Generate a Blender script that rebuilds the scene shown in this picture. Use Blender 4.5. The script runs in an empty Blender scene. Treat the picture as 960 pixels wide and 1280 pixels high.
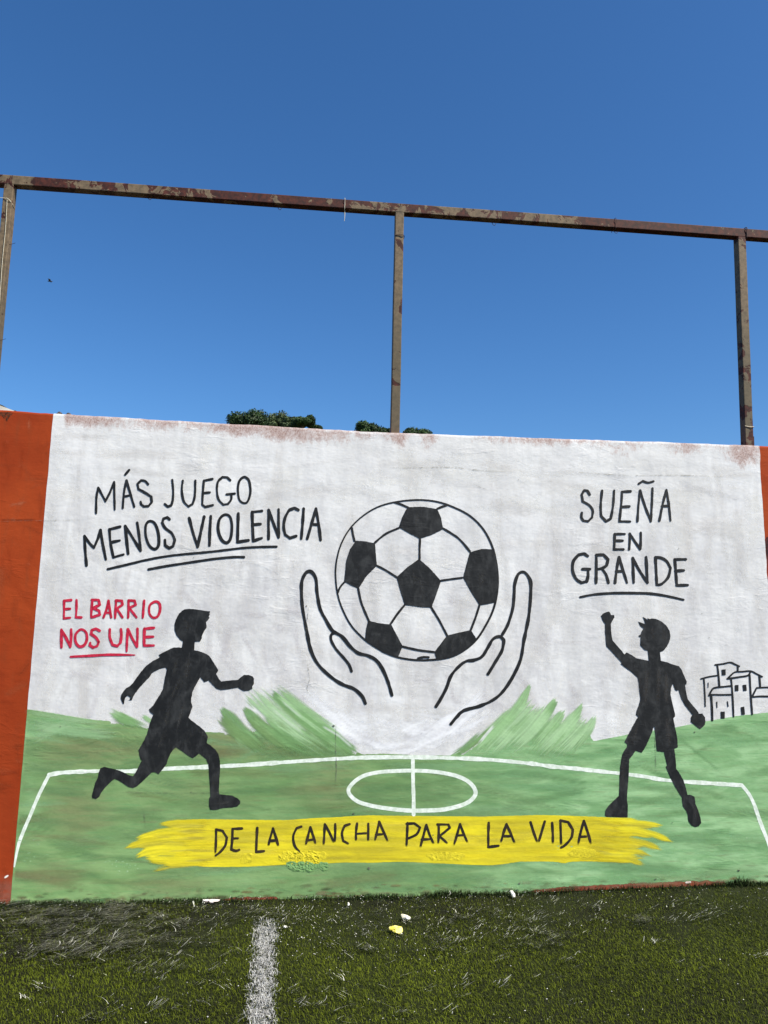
import bpy, bmesh, math, random
import numpy as np
from mathutils import Vector, Matrix, geometry, noise as mnoise

SC = bpy.context.scene
COL = SC.collection
RAD = math.radians
random.seed(7)
rng = np.random.default_rng(7)

# ------------------------------------------------------------------ camera
FPX, CX, CY = 930.0, 480.0, 640.0            # focal length in photo pixels (960 x 1280)
YAW, PITCH, ROLL = RAD(5.669), RAD(6.845), RAD(1.1475)
DIST, EYE = 4.2545, 1.6                       # the camera stands 4.25 m before the wall
fwd = Vector((math.sin(YAW) * math.cos(PITCH), math.cos(YAW) * math.cos(PITCH), math.sin(PITCH)))
rgt0 = Vector((math.cos(YAW), -math.sin(YAW), 0))
up0 = rgt0.cross(fwd)
rgt = rgt0 * math.cos(ROLL) + up0 * math.sin(ROLL)
upv = up0 * math.cos(ROLL) - rgt0 * math.sin(ROLL)
cam = bpy.data.cameras.new('camera')
camo = bpy.data.objects.new('camera', cam)
COL.objects.link(camo)
M = Matrix((rgt, upv, -fwd)).transposed().to_4x4()
M.translation = Vector((0, -DIST, EYE))
camo.matrix_world = M
cam.sensor_fit = 'VERTICAL'
cam.sensor_height = 24.0
cam.lens = FPX / 1280.0 * 24.0
cam.clip_start = 0.05
cam.clip_end = 5000
SC.camera = camo

# ------------------------------------------------------------------ world, sun, exposure
SUN_EL, SUN_AZ = 50.0, 130.0                  # azimuth clockwise from +Y (the wall's back side)
w = bpy.data.worlds.new('World'); SC.world = w; w.use_nodes = True
nt = w.node_tree
bg = nt.nodes['Background']
sky = nt.nodes.new('ShaderNodeTexSky')
sky.sky_type = 'NISHITA'; sky.sun_disc = False
sky.sun_elevation = RAD(SUN_EL); sky.sun_rotation = RAD(SUN_AZ)
sky.air_density = 1.0; sky.dust_density = 0.7; sky.ozone_density = 9.0; sky.altitude = 0
hs = nt.nodes.new('ShaderNodeHueSaturation'); hs.inputs['Saturation'].default_value = 1.13      # a phone camera's deeper blue
nt.links.new(sky.outputs[0], hs.inputs['Color']); nt.links.new(hs.outputs[0], bg.inputs[0])
bg.inputs[1].default_value = 0.112
sl = bpy.data.lights.new('sun', 'SUN'); sl.energy = 5.0; sl.angle = RAD(0.5); sl.color = (1, .925, .78)
so = bpy.data.objects.new('sun', sl); COL.objects.link(so)
sd = Vector((math.cos(RAD(SUN_EL)) * math.sin(RAD(SUN_AZ)), math.cos(RAD(SUN_EL)) * math.cos(RAD(SUN_AZ)), math.sin(RAD(SUN_EL))))
so.rotation_euler = sd.to_track_quat('Z', 'Y').to_euler()
so.location = sd * 30
SC.view_settings.view_transform = 'Standard'; SC.view_settings.look = 'None'
SC.view_settings.exposure = 0.40; SC.view_settings.gamma = 1.0
SC.render.engine = 'CYCLES'
SC.cycles.transparent_max_bounces = 64

# ------------------------------------------------------------------ helpers
def ray(px, py):
    return rgt * (px - CX) - upv * (py - CY) + fwd * FPX
def W(px, py, Y=0.0):
    """point of the plane y = Y that the photo shows at (px, py) -> (x, z)"""
    d = ray(px, py); t = (DIST + Y) / d.y
    return t * d.x, EYE + t * d.z
def G(px, py, z=0.0):
    d = ray(px, py); t = (z - EYE) / d.z
    return t * d.x, t * d.y - DIST
PXM = 930.0 / DIST                            # photo pixels per metre on the wall, roughly

def lin(r, g, b):
    f = lambda c: (c / 255 / 12.92) if c / 255 < .04045 else ((c / 255 + .055) / 1.055) ** 2.4
    return (f(r), f(g), f(b), 1)

def mesh(name, verts, faces, mat=None, parent=None, smooth=False, uv=None, attrs=None):
    me = bpy.data.meshes.new(name)
    if isinstance(verts, np.ndarray):
        nv = len(verts); nf = len(faces); k = faces.shape[1]
        me.vertices.add(nv); me.vertices.foreach_set('co', verts.astype(np.float32).ravel())
        me.loops.add(nf * k); me.loops.foreach_set('vertex_index', faces.astype(np.int32).ravel())
        me.polygons.add(nf); me.polygons.foreach_set('loop_start', np.arange(0, nf * k, k, dtype=np.int32))
        me.polygons.foreach_set('loop_total', np.full(nf, k, dtype=np.int32))
        me.update(calc_edges=True)
    else:
        me.from_pydata([tuple(v) for v in verts], [], faces); me.update()
    if uv is not None:
        u = me.uv_layers.new(name='UVMap')
        idx = np.empty(len(me.loops), dtype=np.int32); me.loops.foreach_get('vertex_index', idx)
        u.data.foreach_set('uv', np.asarray(uv, dtype=np.float32)[idx].ravel())
    if attrs:
        for k_, v_ in attrs.items():
            a = me.attributes.new(k_, 'FLOAT_COLOR', 'POINT')
            v_ = np.asarray(v_, dtype=np.float32)
            if v_.shape[1] == 3: v_ = np.hstack([v_, np.ones((len(v_), 1), np.float32)])
            a.data.foreach_set('color', v_.ravel())
    if smooth:
        me.polygons.foreach_set('use_smooth', [True] * len(me.polygons))
    if mat: me.materials.append(mat)
    o = bpy.data.objects.new(name, me); COL.objects.link(o)
    if parent: o.parent = parent
    return o
def tag(o, label=None, cat=None, group=None, kind=None):
    if label: o['label'] = label
    if cat: o['category'] = cat
    if group: o['group'] = group
    if kind: o['kind'] = kind
    return o
def empty(name, loc=(0, 0, 0), rz=0):
    o = bpy.data.objects.new(name, None); COL.objects.link(o); o.location = loc; o.rotation_euler = (0, 0, rz)
    o.empty_display_size = .1
    return o

class N:
    """tiny node-tree writer"""
    def __init__(s, name, rough=.8, spec=.3):
        s.m = bpy.data.materials.new(name); s.m.use_nodes = True
        s.t = s.m.node_tree; s.b = s.t.nodes['Principled BSDF']
        s.b.inputs['Roughness'].default_value = rough
        s.b.inputs['Specular IOR Level'].default_value = spec
        s.out = s.t.nodes['Material Output']
    def n(s, typ, **k):
        nd = s.t.nodes.new(typ)
        for a, v in k.items(): setattr(nd, a, v)
        return nd
    def L(s, a, b): s.t.links.new(a, b)
    def put(s, sock, v):
        if hasattr(v, 'is_linked') or hasattr(v, 'links'): s.L(v, sock)
        else: sock.default_value = v
    def pos(s): return s.n('ShaderNodeNewGeometry').outputs['Position']
    def mapv(s, v, scale=(1, 1, 1), loc=(0, 0, 0), rot=(0, 0, 0)):
        m = s.n('ShaderNodeMapping'); s.L(v, m.inputs[0]); m.inputs['Scale'].default_value = scale
        m.inputs['Location'].default_value = loc; m.inputs['Rotation'].default_value = rot
        return m.outputs[0]
    def noise(s, v, scale, detail=4, rough=.55, dist=0.0):
        nd = s.n('ShaderNodeTexNoise'); s.L(v, nd.inputs['Vector']); nd.inputs['Scale'].default_value = scale
        nd.inputs['Detail'].default_value = detail; nd.inputs['Roughness'].default_value = rough
        nd.inputs['Distortion'].default_value = dist
        return nd.outputs[0]
    def ramp(s, v, a, b, lo=0.0, hi=1.0):
        r = s.n('ShaderNodeMapRange'); r.interpolation_type = 'SMOOTHSTEP'
        s.put(r.inputs[0], v); r.inputs[1].default_value = a; r.inputs[2].default_value = b
        r.inputs[3].default_value = lo; r.inputs[4].default_value = hi
        return r.outputs[0]
    def math(s, op, a, b=None):
        m = s.n('ShaderNodeMath', operation=op); s.put(m.inputs[0], a)
        if b is not None: s.put(m.inputs[1], b)
        return m.outputs[0]
    def mix(s, f, a, b, bt='MIX'):
        m = s.n('ShaderNodeMix', data_type='RGBA', blend_type=bt)
        s.put(m.inputs[0], f); s.put(m.inputs[6], a); s.put(m.inputs[7], b)
        return m.outputs[2]
    def attr(s, name):
        a = s.n('ShaderNodeAttribute', attribute_name=name)
        sp = s.n('ShaderNodeSeparateColor'); s.L(a.outputs['Color'], sp.inputs[0])
        return sp.outputs[0], sp.outputs[1], sp.outputs[2], a.outputs['Color']
    def color(s, c): s.put(s.b.inputs['Base Color'], c)
    def bump(s, h, strength=1.0, dist=.01, normal=None):
        b = s.n('ShaderNodeBump'); b.inputs['Strength'].default_value = strength; b.inputs['Distance'].default_value = dist
        s.L(h, b.inputs['Height'])
        if normal: s.L(normal, b.inputs['Normal'])
        s.L(b.outputs[0], s.b.inputs['Normal'])
        return b.outputs[0]
    def alpha(s, a): s.put(s.b.inputs['Alpha'], a)
    def plaster_bump(s, k=1.0):
        """the render's relief: the same in every coat of paint, for it reads the place on the wall"""
        p = s.pos()
        a = s.noise(s.mapv(p, (1, 1, 1.6)), 2.6, 5, .6)
        b = s.noise(p, 22, 5, .6, .4)
        c = s.noise(s.mapv(p, (1, 1, .45)), 85, 3, .6)
        d = s.noise(s.mapv(p, (.5, 1, 1.6), rot=(0, .5, 0)), 9, 6, .62, 1.2)
        d = s.ramp(d, .5, .66)
        v = s.n('ShaderNodeTexNoise'); v.noise_type = 'RIDGED_MULTIFRACTAL'
        s.L(s.mapv(p, (.35, 1, 1.3)), v.inputs['Vector']); v.inputs['Scale'].default_value = 3.1; v.inputs['Detail'].default_value = 6
        rid = s.ramp(v.outputs[0], .9, 2.4)
        h = s.math('MULTIPLY', a, 3.2)
        h = s.math('ADD', h, s.math('MULTIPLY', b, .22))
        h = s.math('ADD', h, s.math('MULTIPLY', c, .02))
        sw = s.ramp(s.noise(s.mapv(p, (1, 1, 1.3), loc=(5, 0, 1)), 1.7, 3, .5), .48, .62)
        h = s.math('ADD', h, s.math('MULTIPLY', s.math('MULTIPLY', d, sw), .3))
        h = s.math('ADD', h, s.math('MULTIPLY', s.math('MULTIPLY', rid, sw), .06))
        return s.bump(h, 1.0 * k, .0030)

# ------------------------------------------------------------------ materials of the wall
def m_orange():
    s = N('orange_wall_paint', .85, .25); p = s.pos()
    n1 = s.noise(s.mapv(p, (1, 1, .7)), 2.2, 6, .6)
    n2 = s.noise(s.mapv(p, (3, 1, .5)), 9, 5, .6)
    sp = s.n('ShaderNodeSeparateXYZ'); s.L(p, sp.inputs[0])
    c = s.mix(s.ramp(n1, .3, .7), lin(148, 52, 14), lin(170, 68, 24))
    c = s.mix(s.math('MULTIPLY', s.ramp(n2, .52, .75), .3), c, lin(128, 66, 34))
    hgt = s.ramp(sp.outputs[2], 2.3, .3)
    c = s.mix(s.math('MULTIPLY', hgt, .45), c, lin(146, 50, 12))
    blot = s.noise(s.mapv(p, (1, 1, 1), loc=(3, 1, 5)), 14, 4, .65, .5)
    c = s.mix(s.math('MULTIPLY', s.ramp(blot, .66, .8), .35), c, lin(205, 120, 88))
    low = s.math('MULTIPLY', s.ramp(sp.outputs[2], .16, .08), s.ramp(s.noise(p, 28, 4, .7), .2, .6))
    c = s.mix(s.math('MULTIPLY', low, .8), c, lin(140, 88, 72))
    s.color(c); s.plaster_bump(.8); return s.m
def m_white():
    s = N('white_wall_coat', .8, .3); p = s.pos()
    wear, grey, bright, _ = s.attr('mask')
    n1 = s.noise(s.mapv(p, (1, 1, .55)), 3.4, 6, .62)
    n2 = s.noise(s.mapv(p, (1, 1, .16), loc=(2, 0, 0)), 20, 4, .6)
    n3 = s.noise(p, 55, 5, .7, .3)
    n4 = s.noise(s.mapv(p, (.5, 1, 1)), 6.5, 6, .7, .6)
    c = s.mix(s.ramp(n1, .32, .68), (.78, .77, .745, 1), (.87, .86, .84, 1))
    c = s.mix(s.math('MULTIPLY', s.ramp(n2, .42, .7), .42), c, (.61, .605, .60, 1))
    c = s.mix(s.math('MULTIPLY', s.ramp(n4, .55, .72), .35), c, (.83, .83, .825, 1))
    g = s.math('MULTIPLY', grey, s.ramp(s.noise(s.mapv(p, (1, 1, .5), loc=(9, 0, 2)), 5.0, 5, .65), .34, .66))
    c = s.mix(s.math('MULTIPLY', g, .75), c, (.53, .515, .52, 1))
    bz = s.math('MULTIPLY', bright, s.ramp(s.noise(s.mapv(p, (.6, 1, 1.4), loc=(4, 0, 7)), 11, 4, .6), .42, .6))
    c = s.mix(s.math('MULTIPLY', bz, .7), c, (.86, .865, .87, 1))
    # old paint showing through near the top
    g1 = s.ramp(s.noise(s.mapv(p, (1, 1, .6)), 150, 3, .7), .36, .64); g2 = s.ramp(s.noise(s.mapv(p, (1, 1, .7)), 42, 4, .7), .34, .66)
    t2 = s.ramp(s.noise(s.mapv(p, (1, 1, .9), loc=(1, 0, 3)), 11, 5, .7, .8), .3, .7)
    t = s.math('ADD', s.math('MULTIPLY', wear, 1.12), s.math('ADD', s.math('MULTIPLY', g1, .22), s.math('ADD', s.math('MULTIPLY', g2, .25), s.math('MULTIPLY', t2, .42))))
    pk = s.ramp(t, .86, 1.38)
    c = s.mix(s.math('MULTIPLY', pk, .72), c, (.46, .29, .24, 1))
    dk = s.math('MULTIPLY', s.ramp(t, 1.25, 1.6), g1)
    c = s.mix(s.math('MULTIPLY', dk, .8), c, (.26, .11, .07, 1))
    c = s.mix(.10, c, s.mix(s.ramp(n3, .3, .7), (.45, .45, .45, 1), (1, 1, 1, 1)))
    s.color(c); s.plaster_bump(1.0)
    return s.m
def m_green(name='green_field_paint', stroke=False):
    s = N(name, .78, .3); p = s.pos()
    olive, mint, edge, _ = s.attr('mask')
    n1 = s.noise(s.mapv(p, (.45, 1, 2.2)), 7, 5, .6, .6)
    n2 = s.noise(s.mapv(p, (.35, 1, 5), rot=(0, .12, 0)), 16, 4, .6)
    n3 = s.noise(p, 5, 4, .6)
    base = s.mix(s.ramp(n1, .3, .7), lin(113, 148, 92), lin(137, 170, 112))
    mt = s.ramp(s.math('ADD', mint, s.math('MULTIPLY', n3, .5)), .35, 1.0)
    base = s.mix(mt, base, s.mix(s.ramp(n1, .35, .65), lin(130, 174, 118), lin(160, 200, 146)))
    ol = s.ramp(s.math('ADD', olive, s.math('MULTIPLY', n1, .6)), .5, 1.1)
    base = s.mix(s.math('MULTIPLY', ol, .85), base, lin(128, 136, 92))
    base = s.mix(s.math('MULTIPLY', s.ramp(n2, .52, .7), .45), base, lin(96, 152, 96))
    base = s.mix(s.math('MULTIPLY', s.ramp(n2, .46, .3), .4), base, lin(132, 128, 94))
    s.color(base); s.plaster_bump(.9)
    # frayed bristle edge
    if stroke:
        uv = s.n('ShaderNodeUVMap').outputs[0]
        su = s.n('ShaderNodeSeparateXYZ'); s.L(uv, su.inputs[0])
        st = s.noise(s.mapv(uv, (1.5, 14, 1)), 1.6, 4, .65)
        e = s.math('ADD', edge, s.math('MULTIPLY', st, 1.0))
        s.alpha(s.ramp(e, .62, .98))
    else:
        st = s.noise(s.mapv(p, (26, 1, 5)), 1.8, 4, .6)
        e = s.math('ADD', edge, s.math('MULTIPLY', st, .9))
        s.alpha(s.ramp(e, .52, .8))
    return s.m
def m_black(name='black_paint', dry=False, k=1.0):
    s = N(name, .62, .35); p = s.pos()
    n1 = s.noise(s.mapv(p, (1, 1, .6)), 16, 5, .65, .5)
    n2 = s.noise(s.mapv(p, (1, 1, .3)), 60, 4, .6)
    c = s.mix(s.ramp(n1, .42, .72), lin(22, 23, 24), lin(54 * k, 55 * k, 55 * k))
    c = s.mix(s.math('MULTIPLY', s.ramp(n2, .55, .75), .4), c, lin(66, 67, 68))
    s.color(c); s.plaster_bump(.8)
    if dry:
        s.color(s.mix(s.ramp(n1, .4, .75), lin(34, 28, 24), lin(70, 54, 30)))
        uv = s.n('ShaderNodeUVMap').outputs[0]
        st = s.noise(s.mapv(uv, (26, 6, 1)), 1.4, 3, .6)
        edge = s.attr('mask')[2]
        e = s.math('ADD', s.math('MULTIPLY', edge, 1.0), s.math('MULTIPLY', st, .75))
        s.alpha(s.ramp(e, .55, 1.0))
    return s.m
def m_yellow(stroke=False):
    s = N('yellow_paint_stroke' if stroke else 'yellow_paint', .7, .35); p = s.pos()
    n1 = s.noise(s.mapv(p, (.35, 1, 3.2)), 8, 6, .62, .3)
    n2 = s.noise(s.mapv(p, (.2, 1, 5)), 22, 4, .6)
    c = s.mix(s.ramp(n1, .3, .7), lin(206, 190, 40), lin(238, 220, 36))
    c = s.mix(s.math('MULTIPLY', s.ramp(n2, .55, .75), .4), c, lin(184, 172, 52))
    s.color(c); s.plaster_bump(.9)
    if stroke:
        uv = s.n('ShaderNodeUVMap').outputs[0]
        st = s.noise(s.mapv(uv, (1.2, 12, 1)), 1.6, 4, .65)
        e = s.math('ADD', s.attr('mask')[2], st)
        s.alpha(s.ramp(e, .66, .92))
    return s.m
def m_flat(name, a, b, scale=30, rough=.75, bumpk=.7, alpha_s=None):
    s = N(name, rough, .3); p = s.pos()
    n1 = s.noise(p, scale, 4, .6)
    s.color(s.mix(s.ramp(n1, .35, .65), a, b))
    if bumpk: s.plaster_bump(bumpk)
    if alpha_s is not None:
        n2 = s.noise(s.mapv(p, (1, 1, 1)), 130, 3, .7)
        s.alpha(s.ramp(n2, alpha_s - .08, alpha_s + .08))
    return s.m
ORANGE = m_orange(); WHITE = m_white(); GREEN = m_green(); GREEN_S = None
BLACK = m_black(); BLACKL = m_black('black_line_paint', k=.7); DRY = m_black('dry_black_paint', True)
YEL = m_yellow()
RED = m_flat('red_paint', lin(178, 26, 52), lin(208, 44, 74), 60)
LINE = m_flat('white_line_paint', lin(214, 226, 208), lin(244, 250, 240), 30)
CRACK = m_flat('crack_dark', lin(56, 60, 46), lin(110, 112, 98), 80, bumpk=0)
CRACK_L = m_flat('crack_line', lin(70, 74, 60), lin(130, 130, 116), 80, bumpk=0, alpha_s=.48)
MAROON = m_flat('dark_maroon', lin(40, 12, 10), lin(110, 40, 30), 12)

# ------------------------------------------------------------------ the wall
wall = empty('boundary_wall', (0, 0, 0))
wall['kind'] = 'thing'
tag(wall, 'low rendered wall painted with a football mural between orange sections, behind the turf', 'wall')
TOPX = [-9, -1.743, -1.459, -.691, .413, 1.0, 1.574, 2.2, 2.735, 3.2, 9]
TOPZ = [2.62, 2.620, 2.612, 2.598, 2.583, 2.588, 2.591, 2.597, 2.600, 2.60, 2.61]
def top_z(x):
    return float(np.interp(x, TOPX, TOPZ)) + .004 * mnoise.noise(Vector((x * 5, 3, 1))) + .0025 * mnoise.noise(Vector((x * 23, 7, 1)))
def wall_body():
    xs = np.arange(-9, 9.001, .03); V = []; F = []
    T = .16
    for x in xs:
        t = top_z(x)
        V += [(x, 0, -.3), (x, 0, 1.2), (x, 0, t - .012), (x, .003, t - .004), (x, .012, t), (x, T - .012, t), (x, T, t - .012), (x, T, -.3)]
    k = 8
    for i in range(len(xs) - 1):
        for j in range(k - 1):
            a = i * k + j; F.append((a, a + k, a + k + 1, a + 1))
    F.append(tuple(range(k))); F.append(tuple((len(xs) - 1) * k + j for j in reversed(range(k))))
    o = mesh('wall', V, F, ORANGE, wall)
    return o
wall_body()

def vnoise(x, z, s, seed=0):
    return mnoise.noise(Vector((x * s, z * s, seed)))
# mural area: left edge line (66.7,516)-(12.5,1130); right edge (950,558) (954,640) (957,690) (960,740) then beyond the frame
def edge_left(z):
    (xa, za), (xb, zb) = W(66.7, 516), W(12.8, 1130)
    return xa + (z - za) / (zb - za) * (xb - xa) + .002 * vnoise(0, z, 9, 3)
RE = [W(*p) for p in [(1003, 1125), (1000, 900), (978, 800), (960.5, 742), (957, 690), (954, 640), (950.5, 592), (949.5, 556)]]
def edge_right(z):
    return float(np.interp(z, [r[1] for r in RE], [r[0] for r in RE])) + .004 * vnoise(5, z, 14, 3)
def strip_grid(name, mat, nx, nz, xl, xr, zlo, zhi, y, maskf, cap=False):
    V = []; A = []
    for j in range(nz + 1):
        for i in range(nx + 1):
            u = i / nx; v = j / nz
            zr = zlo(0, 0) if False else None
            # first guess of x at mid height, then z range at that x, then x again at that z
            x = xl(1.3) * (1 - u) + xr(1.3) * u
            z = zlo(x) * (1 - v) + zhi(x) * v
            x = xl(z) * (1 - u) + xr(z) * u
            z = zlo(x) * (1 - v) + zhi(x) * v
            V.append((x, y, z)); A.append(maskf(x, z, u, v))
    if cap:
        for i in range(nx + 1):
            x, _, z = V[nz * (nx + 1) + i]; V.append((x, .0012, z + .0098)); A.append(A[nz * (nx + 1) + i])
        for i in range(nx + 1):
            x, _, z = V[nz * (nx + 1) + i]; V.append((x, .0122, z + .0140)); A.append(A[nz * (nx + 1) + i])
        nz += 2
    F = [(j * (nx + 1) + i, j * (nx + 1) + i + 1, (j + 1) * (nx + 1) + i + 1, (j + 1) * (nx + 1) + i) for j in range(nz) for i in range(nx)]
    return mesh(name, V, F, mat, wall, attrs={'mask': A})
def blobs(px, py, L):
    return sum(a * math.exp(-((px - cx) / sx) ** 2 - ((py - cy) / sy) ** 2) for cx, cy, sx, sy, a in L)
def P(x, z, y=0.0):
    """wall point -> photo pixel, to look up where stains sit"""
    v = Vector((x, y + DIST, z - EYE)); d = v.dot(fwd)
    return CX + FPX * v.dot(rgt) / d, CY - FPX * v.dot(upv) / d
# ---- white coat
def white_mask(x, z, u, v):
    px, py = P(x, z)
    d = (top_z(x) - z)                                   # metres below the top
    depth = .085 + .05 * vnoise(x, 0, 3.1, 2) + (.06 if px > 900 else 0)
    wr = max(0, 1 - d / max(.03, depth)) * .75
    wr *= .55 + .9 * max(0, vnoise(x, 0, 1.6, 8) + .35)
    wr += blobs(px, py, [(110, 528, 48, 12, .5), (190, 532, 50, 12, .42), (300, 541, 60, 12, .35), (385, 548, 55, 12, .40), (500, 552, 10, 16, .5), (430, 555, 70, 12, .28),
                         (535, 556, 9, 14, .45), (580, 566, 20, 9, .35), (775, 568, 22, 8, .42), (850, 568, 38, 9, .42), (930, 575, 16, 22, .55), (660, 552, 60, 7, .25)])
    if px < 79: wr *= .15
    gy = .25 + .55 * (1 if py > 700 else max(0, (py - 560) / 140)) + blobs(px, py, [(350, 800, 100, 70, .3), (300, 790, 60, 50, .3), (640, 850, 60, 60, .3)])
    br = blobs(px, py, [(480, 900, 90, 40, .9), (80, 560, 14, 60, .5), (265, 895, 30, 30, .6), (780, 890, 60, 50, .5), (600, 640, 200, 60, .25), (930, 600, 30, 60, .5)])
    return (min(1, wr), min(1, gy), min(1, br), 1)
strip_grid('white_coat', WHITE, 170, 100, edge_left, edge_right, lambda x: .2, lambda x: top_z(x) - .0125, -.0004, white_mask, cap=True)
# ---- green field
GT = [(-40, 884), (12, 884), (34, 886.5), (50, 889), (75, 893), (100, 897.5), (120, 900), (133, 901), (139, 893), (146, 891), (155, 893.5), (163, 898), (170, 902.5), (177, 904), (181, 898), (187, 895), (193, 900),
      (230, 911), (257, 915), (275, 915.5), (277, 902), (279, 889), (284, 893), (293, 901), (301, 908), (304, 893), (306, 888), (313, 896), (318, 894), (311, 874), (317, 868.5), (328, 867), (334, 878), (338, 868), (344, 865), (352, 866.5),
      (362, 876), (378, 889), (398, 903), (417, 913), (432, 924), (441, 932), (446, 940), (454, 943), (480, 942), (520, 944), (562, 944.5), (575, 939.5), (590, 928), (600, 918),
      (612, 909), (630, 893), (645, 882), (655, 869), (662, 857), (663, 862), (661, 882), (667, 888), (675, 888), (683, 884), (690, 878), (694, 875), (696, 887), (703, 889), (706, 897), (712, 893), (720, 886), (726, 880), (727, 888),
      (731, 895), (738, 895), (744, 896.5), (742, 908), (741, 926), (760, 923), (795, 916), (845, 909), (880, 902), (920, 895), (960, 890.5), (1010, 884)]
GT = [p for p in GT if not (276 < p[0] < 446 or 575 < p[0] < 750 or 134 < p[0] < 200)] + [(134, 901), (160, 904), (180, 908), (205, 909), (285, 916), (300, 915), (330, 911), (360, 907), (385, 912), (410, 922), (432, 934), (445, 942),
     (577, 942), (600, 928), (630, 909), (655, 898), (680, 900), (700, 903), (720, 905), (736, 914), (741, 926.5)]
gt = sorted([W(*p) for p in GT])
def green_top(x): return float(np.interp(x, [g[0] for g in gt], [g[1] for g in gt])) + .003 * vnoise(x, 0, 60, 4)
# the green stops a little above the turf in places, the old red shows under it
GB = [(0, 1134), (250, 1130), (290, 1122), (345, 1121), (352, 1128), (460, 1126), (480, 1121), (495, 1120), (505, 1124), (640, 1123), (668, 1113), (700, 1109), (760, 1106), (830, 1102.5), (880, 1101), (905, 1102), (915, 1112), (1010, 1110)]
gb = sorted([W(*p) for p in GB])
def green_bot(x): return float(np.interp(x, [g[0] for g in gb], [g[1] for g in gb])) - .02 + .02 + .006 * vnoise(x, 1, 24, 4) + .004 * vnoise(x, 1, 70, 4)
def green_mask_px(px, py):
    ol = blobs(px, py, [(110, 935, 90, 26, .75), (270, 930, 60, 22, .7), (330, 935, 60, 14, .4), (90, 1020, 50, 40, .55), (60, 1095, 40, 25, .6), (210, 1105, 80, 22, .6), (165, 1000, 120, 40, .25),
                        (420, 965, 60, 25, .5), (400, 1000, 80, 20, .45), (470, 935, 50, 12, .4), (430, 1105, 70, 12, .45), (560, 1000, 40, 20, .2), (780, 1095, 60, 12, .3), (250, 985, 50, 25, .3)])
    mi = .72 * min(1, max(0, (px - 470) / 260)) + blobs(px, py, [(70, 910, 60, 16, .75), (345, 900, 60, 32, .75), (660, 920, 90, 40, .4), (300, 1105, 50, 16, .3), (40, 990, 20, 80, .3), (720, 910, 40, 30, .3)])
    return min(1, ol), min(1, mi)
def green_mask(x, z, u, v):
    px, py = P(x, z); ol, mi = green_mask_px(px, py)
    d = (green_top(x) - z) * PXM
    soft = 9 if (137 < px < 195 or 280 < px < 445 or 575 < px < 740) else 1.5
    db = (z - green_bot(x)) * PXM
    return (ol, mi, min(1, d / soft + (.0 if soft > 5 else .3), db / 3 + .15), 1)
strip_grid('green_field', GREEN, 420, 60, edge_left, edge_right, green_bot, green_top, -.00085, green_mask)


# ---- paint laid on with visible brush marks: a fine sheet whose colour and cover come from many strokes
def m_marks(name='brush_marks', rough=.78):
    s = N(name, rough, .3); p = s.pos()
    a = s.n('ShaderNodeAttribute', attribute_name='tint')
    n1 = s.noise(p, 60, 4, .65)
    s.color(s.mix(.14, a.outputs['Color'], s.mix(s.ramp(n1, .3, .7), (.40, .40, .40, 1), (.64, .64, .64, 1)), 'OVERLAY'))
    s.alpha(a.outputs['Alpha']); s.plaster_bump(.9); return s.m
MARKS = m_marks()
def sstep(a, b, x):
    t = np.clip((x - a) / (b - a), 0, 1); return t * t * (3 - 2 * t)
def W_np(X, Y):
    dx = rgt.x * (X - CX) - upv.x * (Y - CY) + fwd.x * FPX
    dy = rgt.y * (X - CX) - upv.y * (Y - CY) + fwd.y * FPX
    dz = rgt.z * (X - CX) - upv.z * (Y - CY) + fwd.z * FPX
    t = DIST / dy; return t * dx, EYE + t * dz
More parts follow.
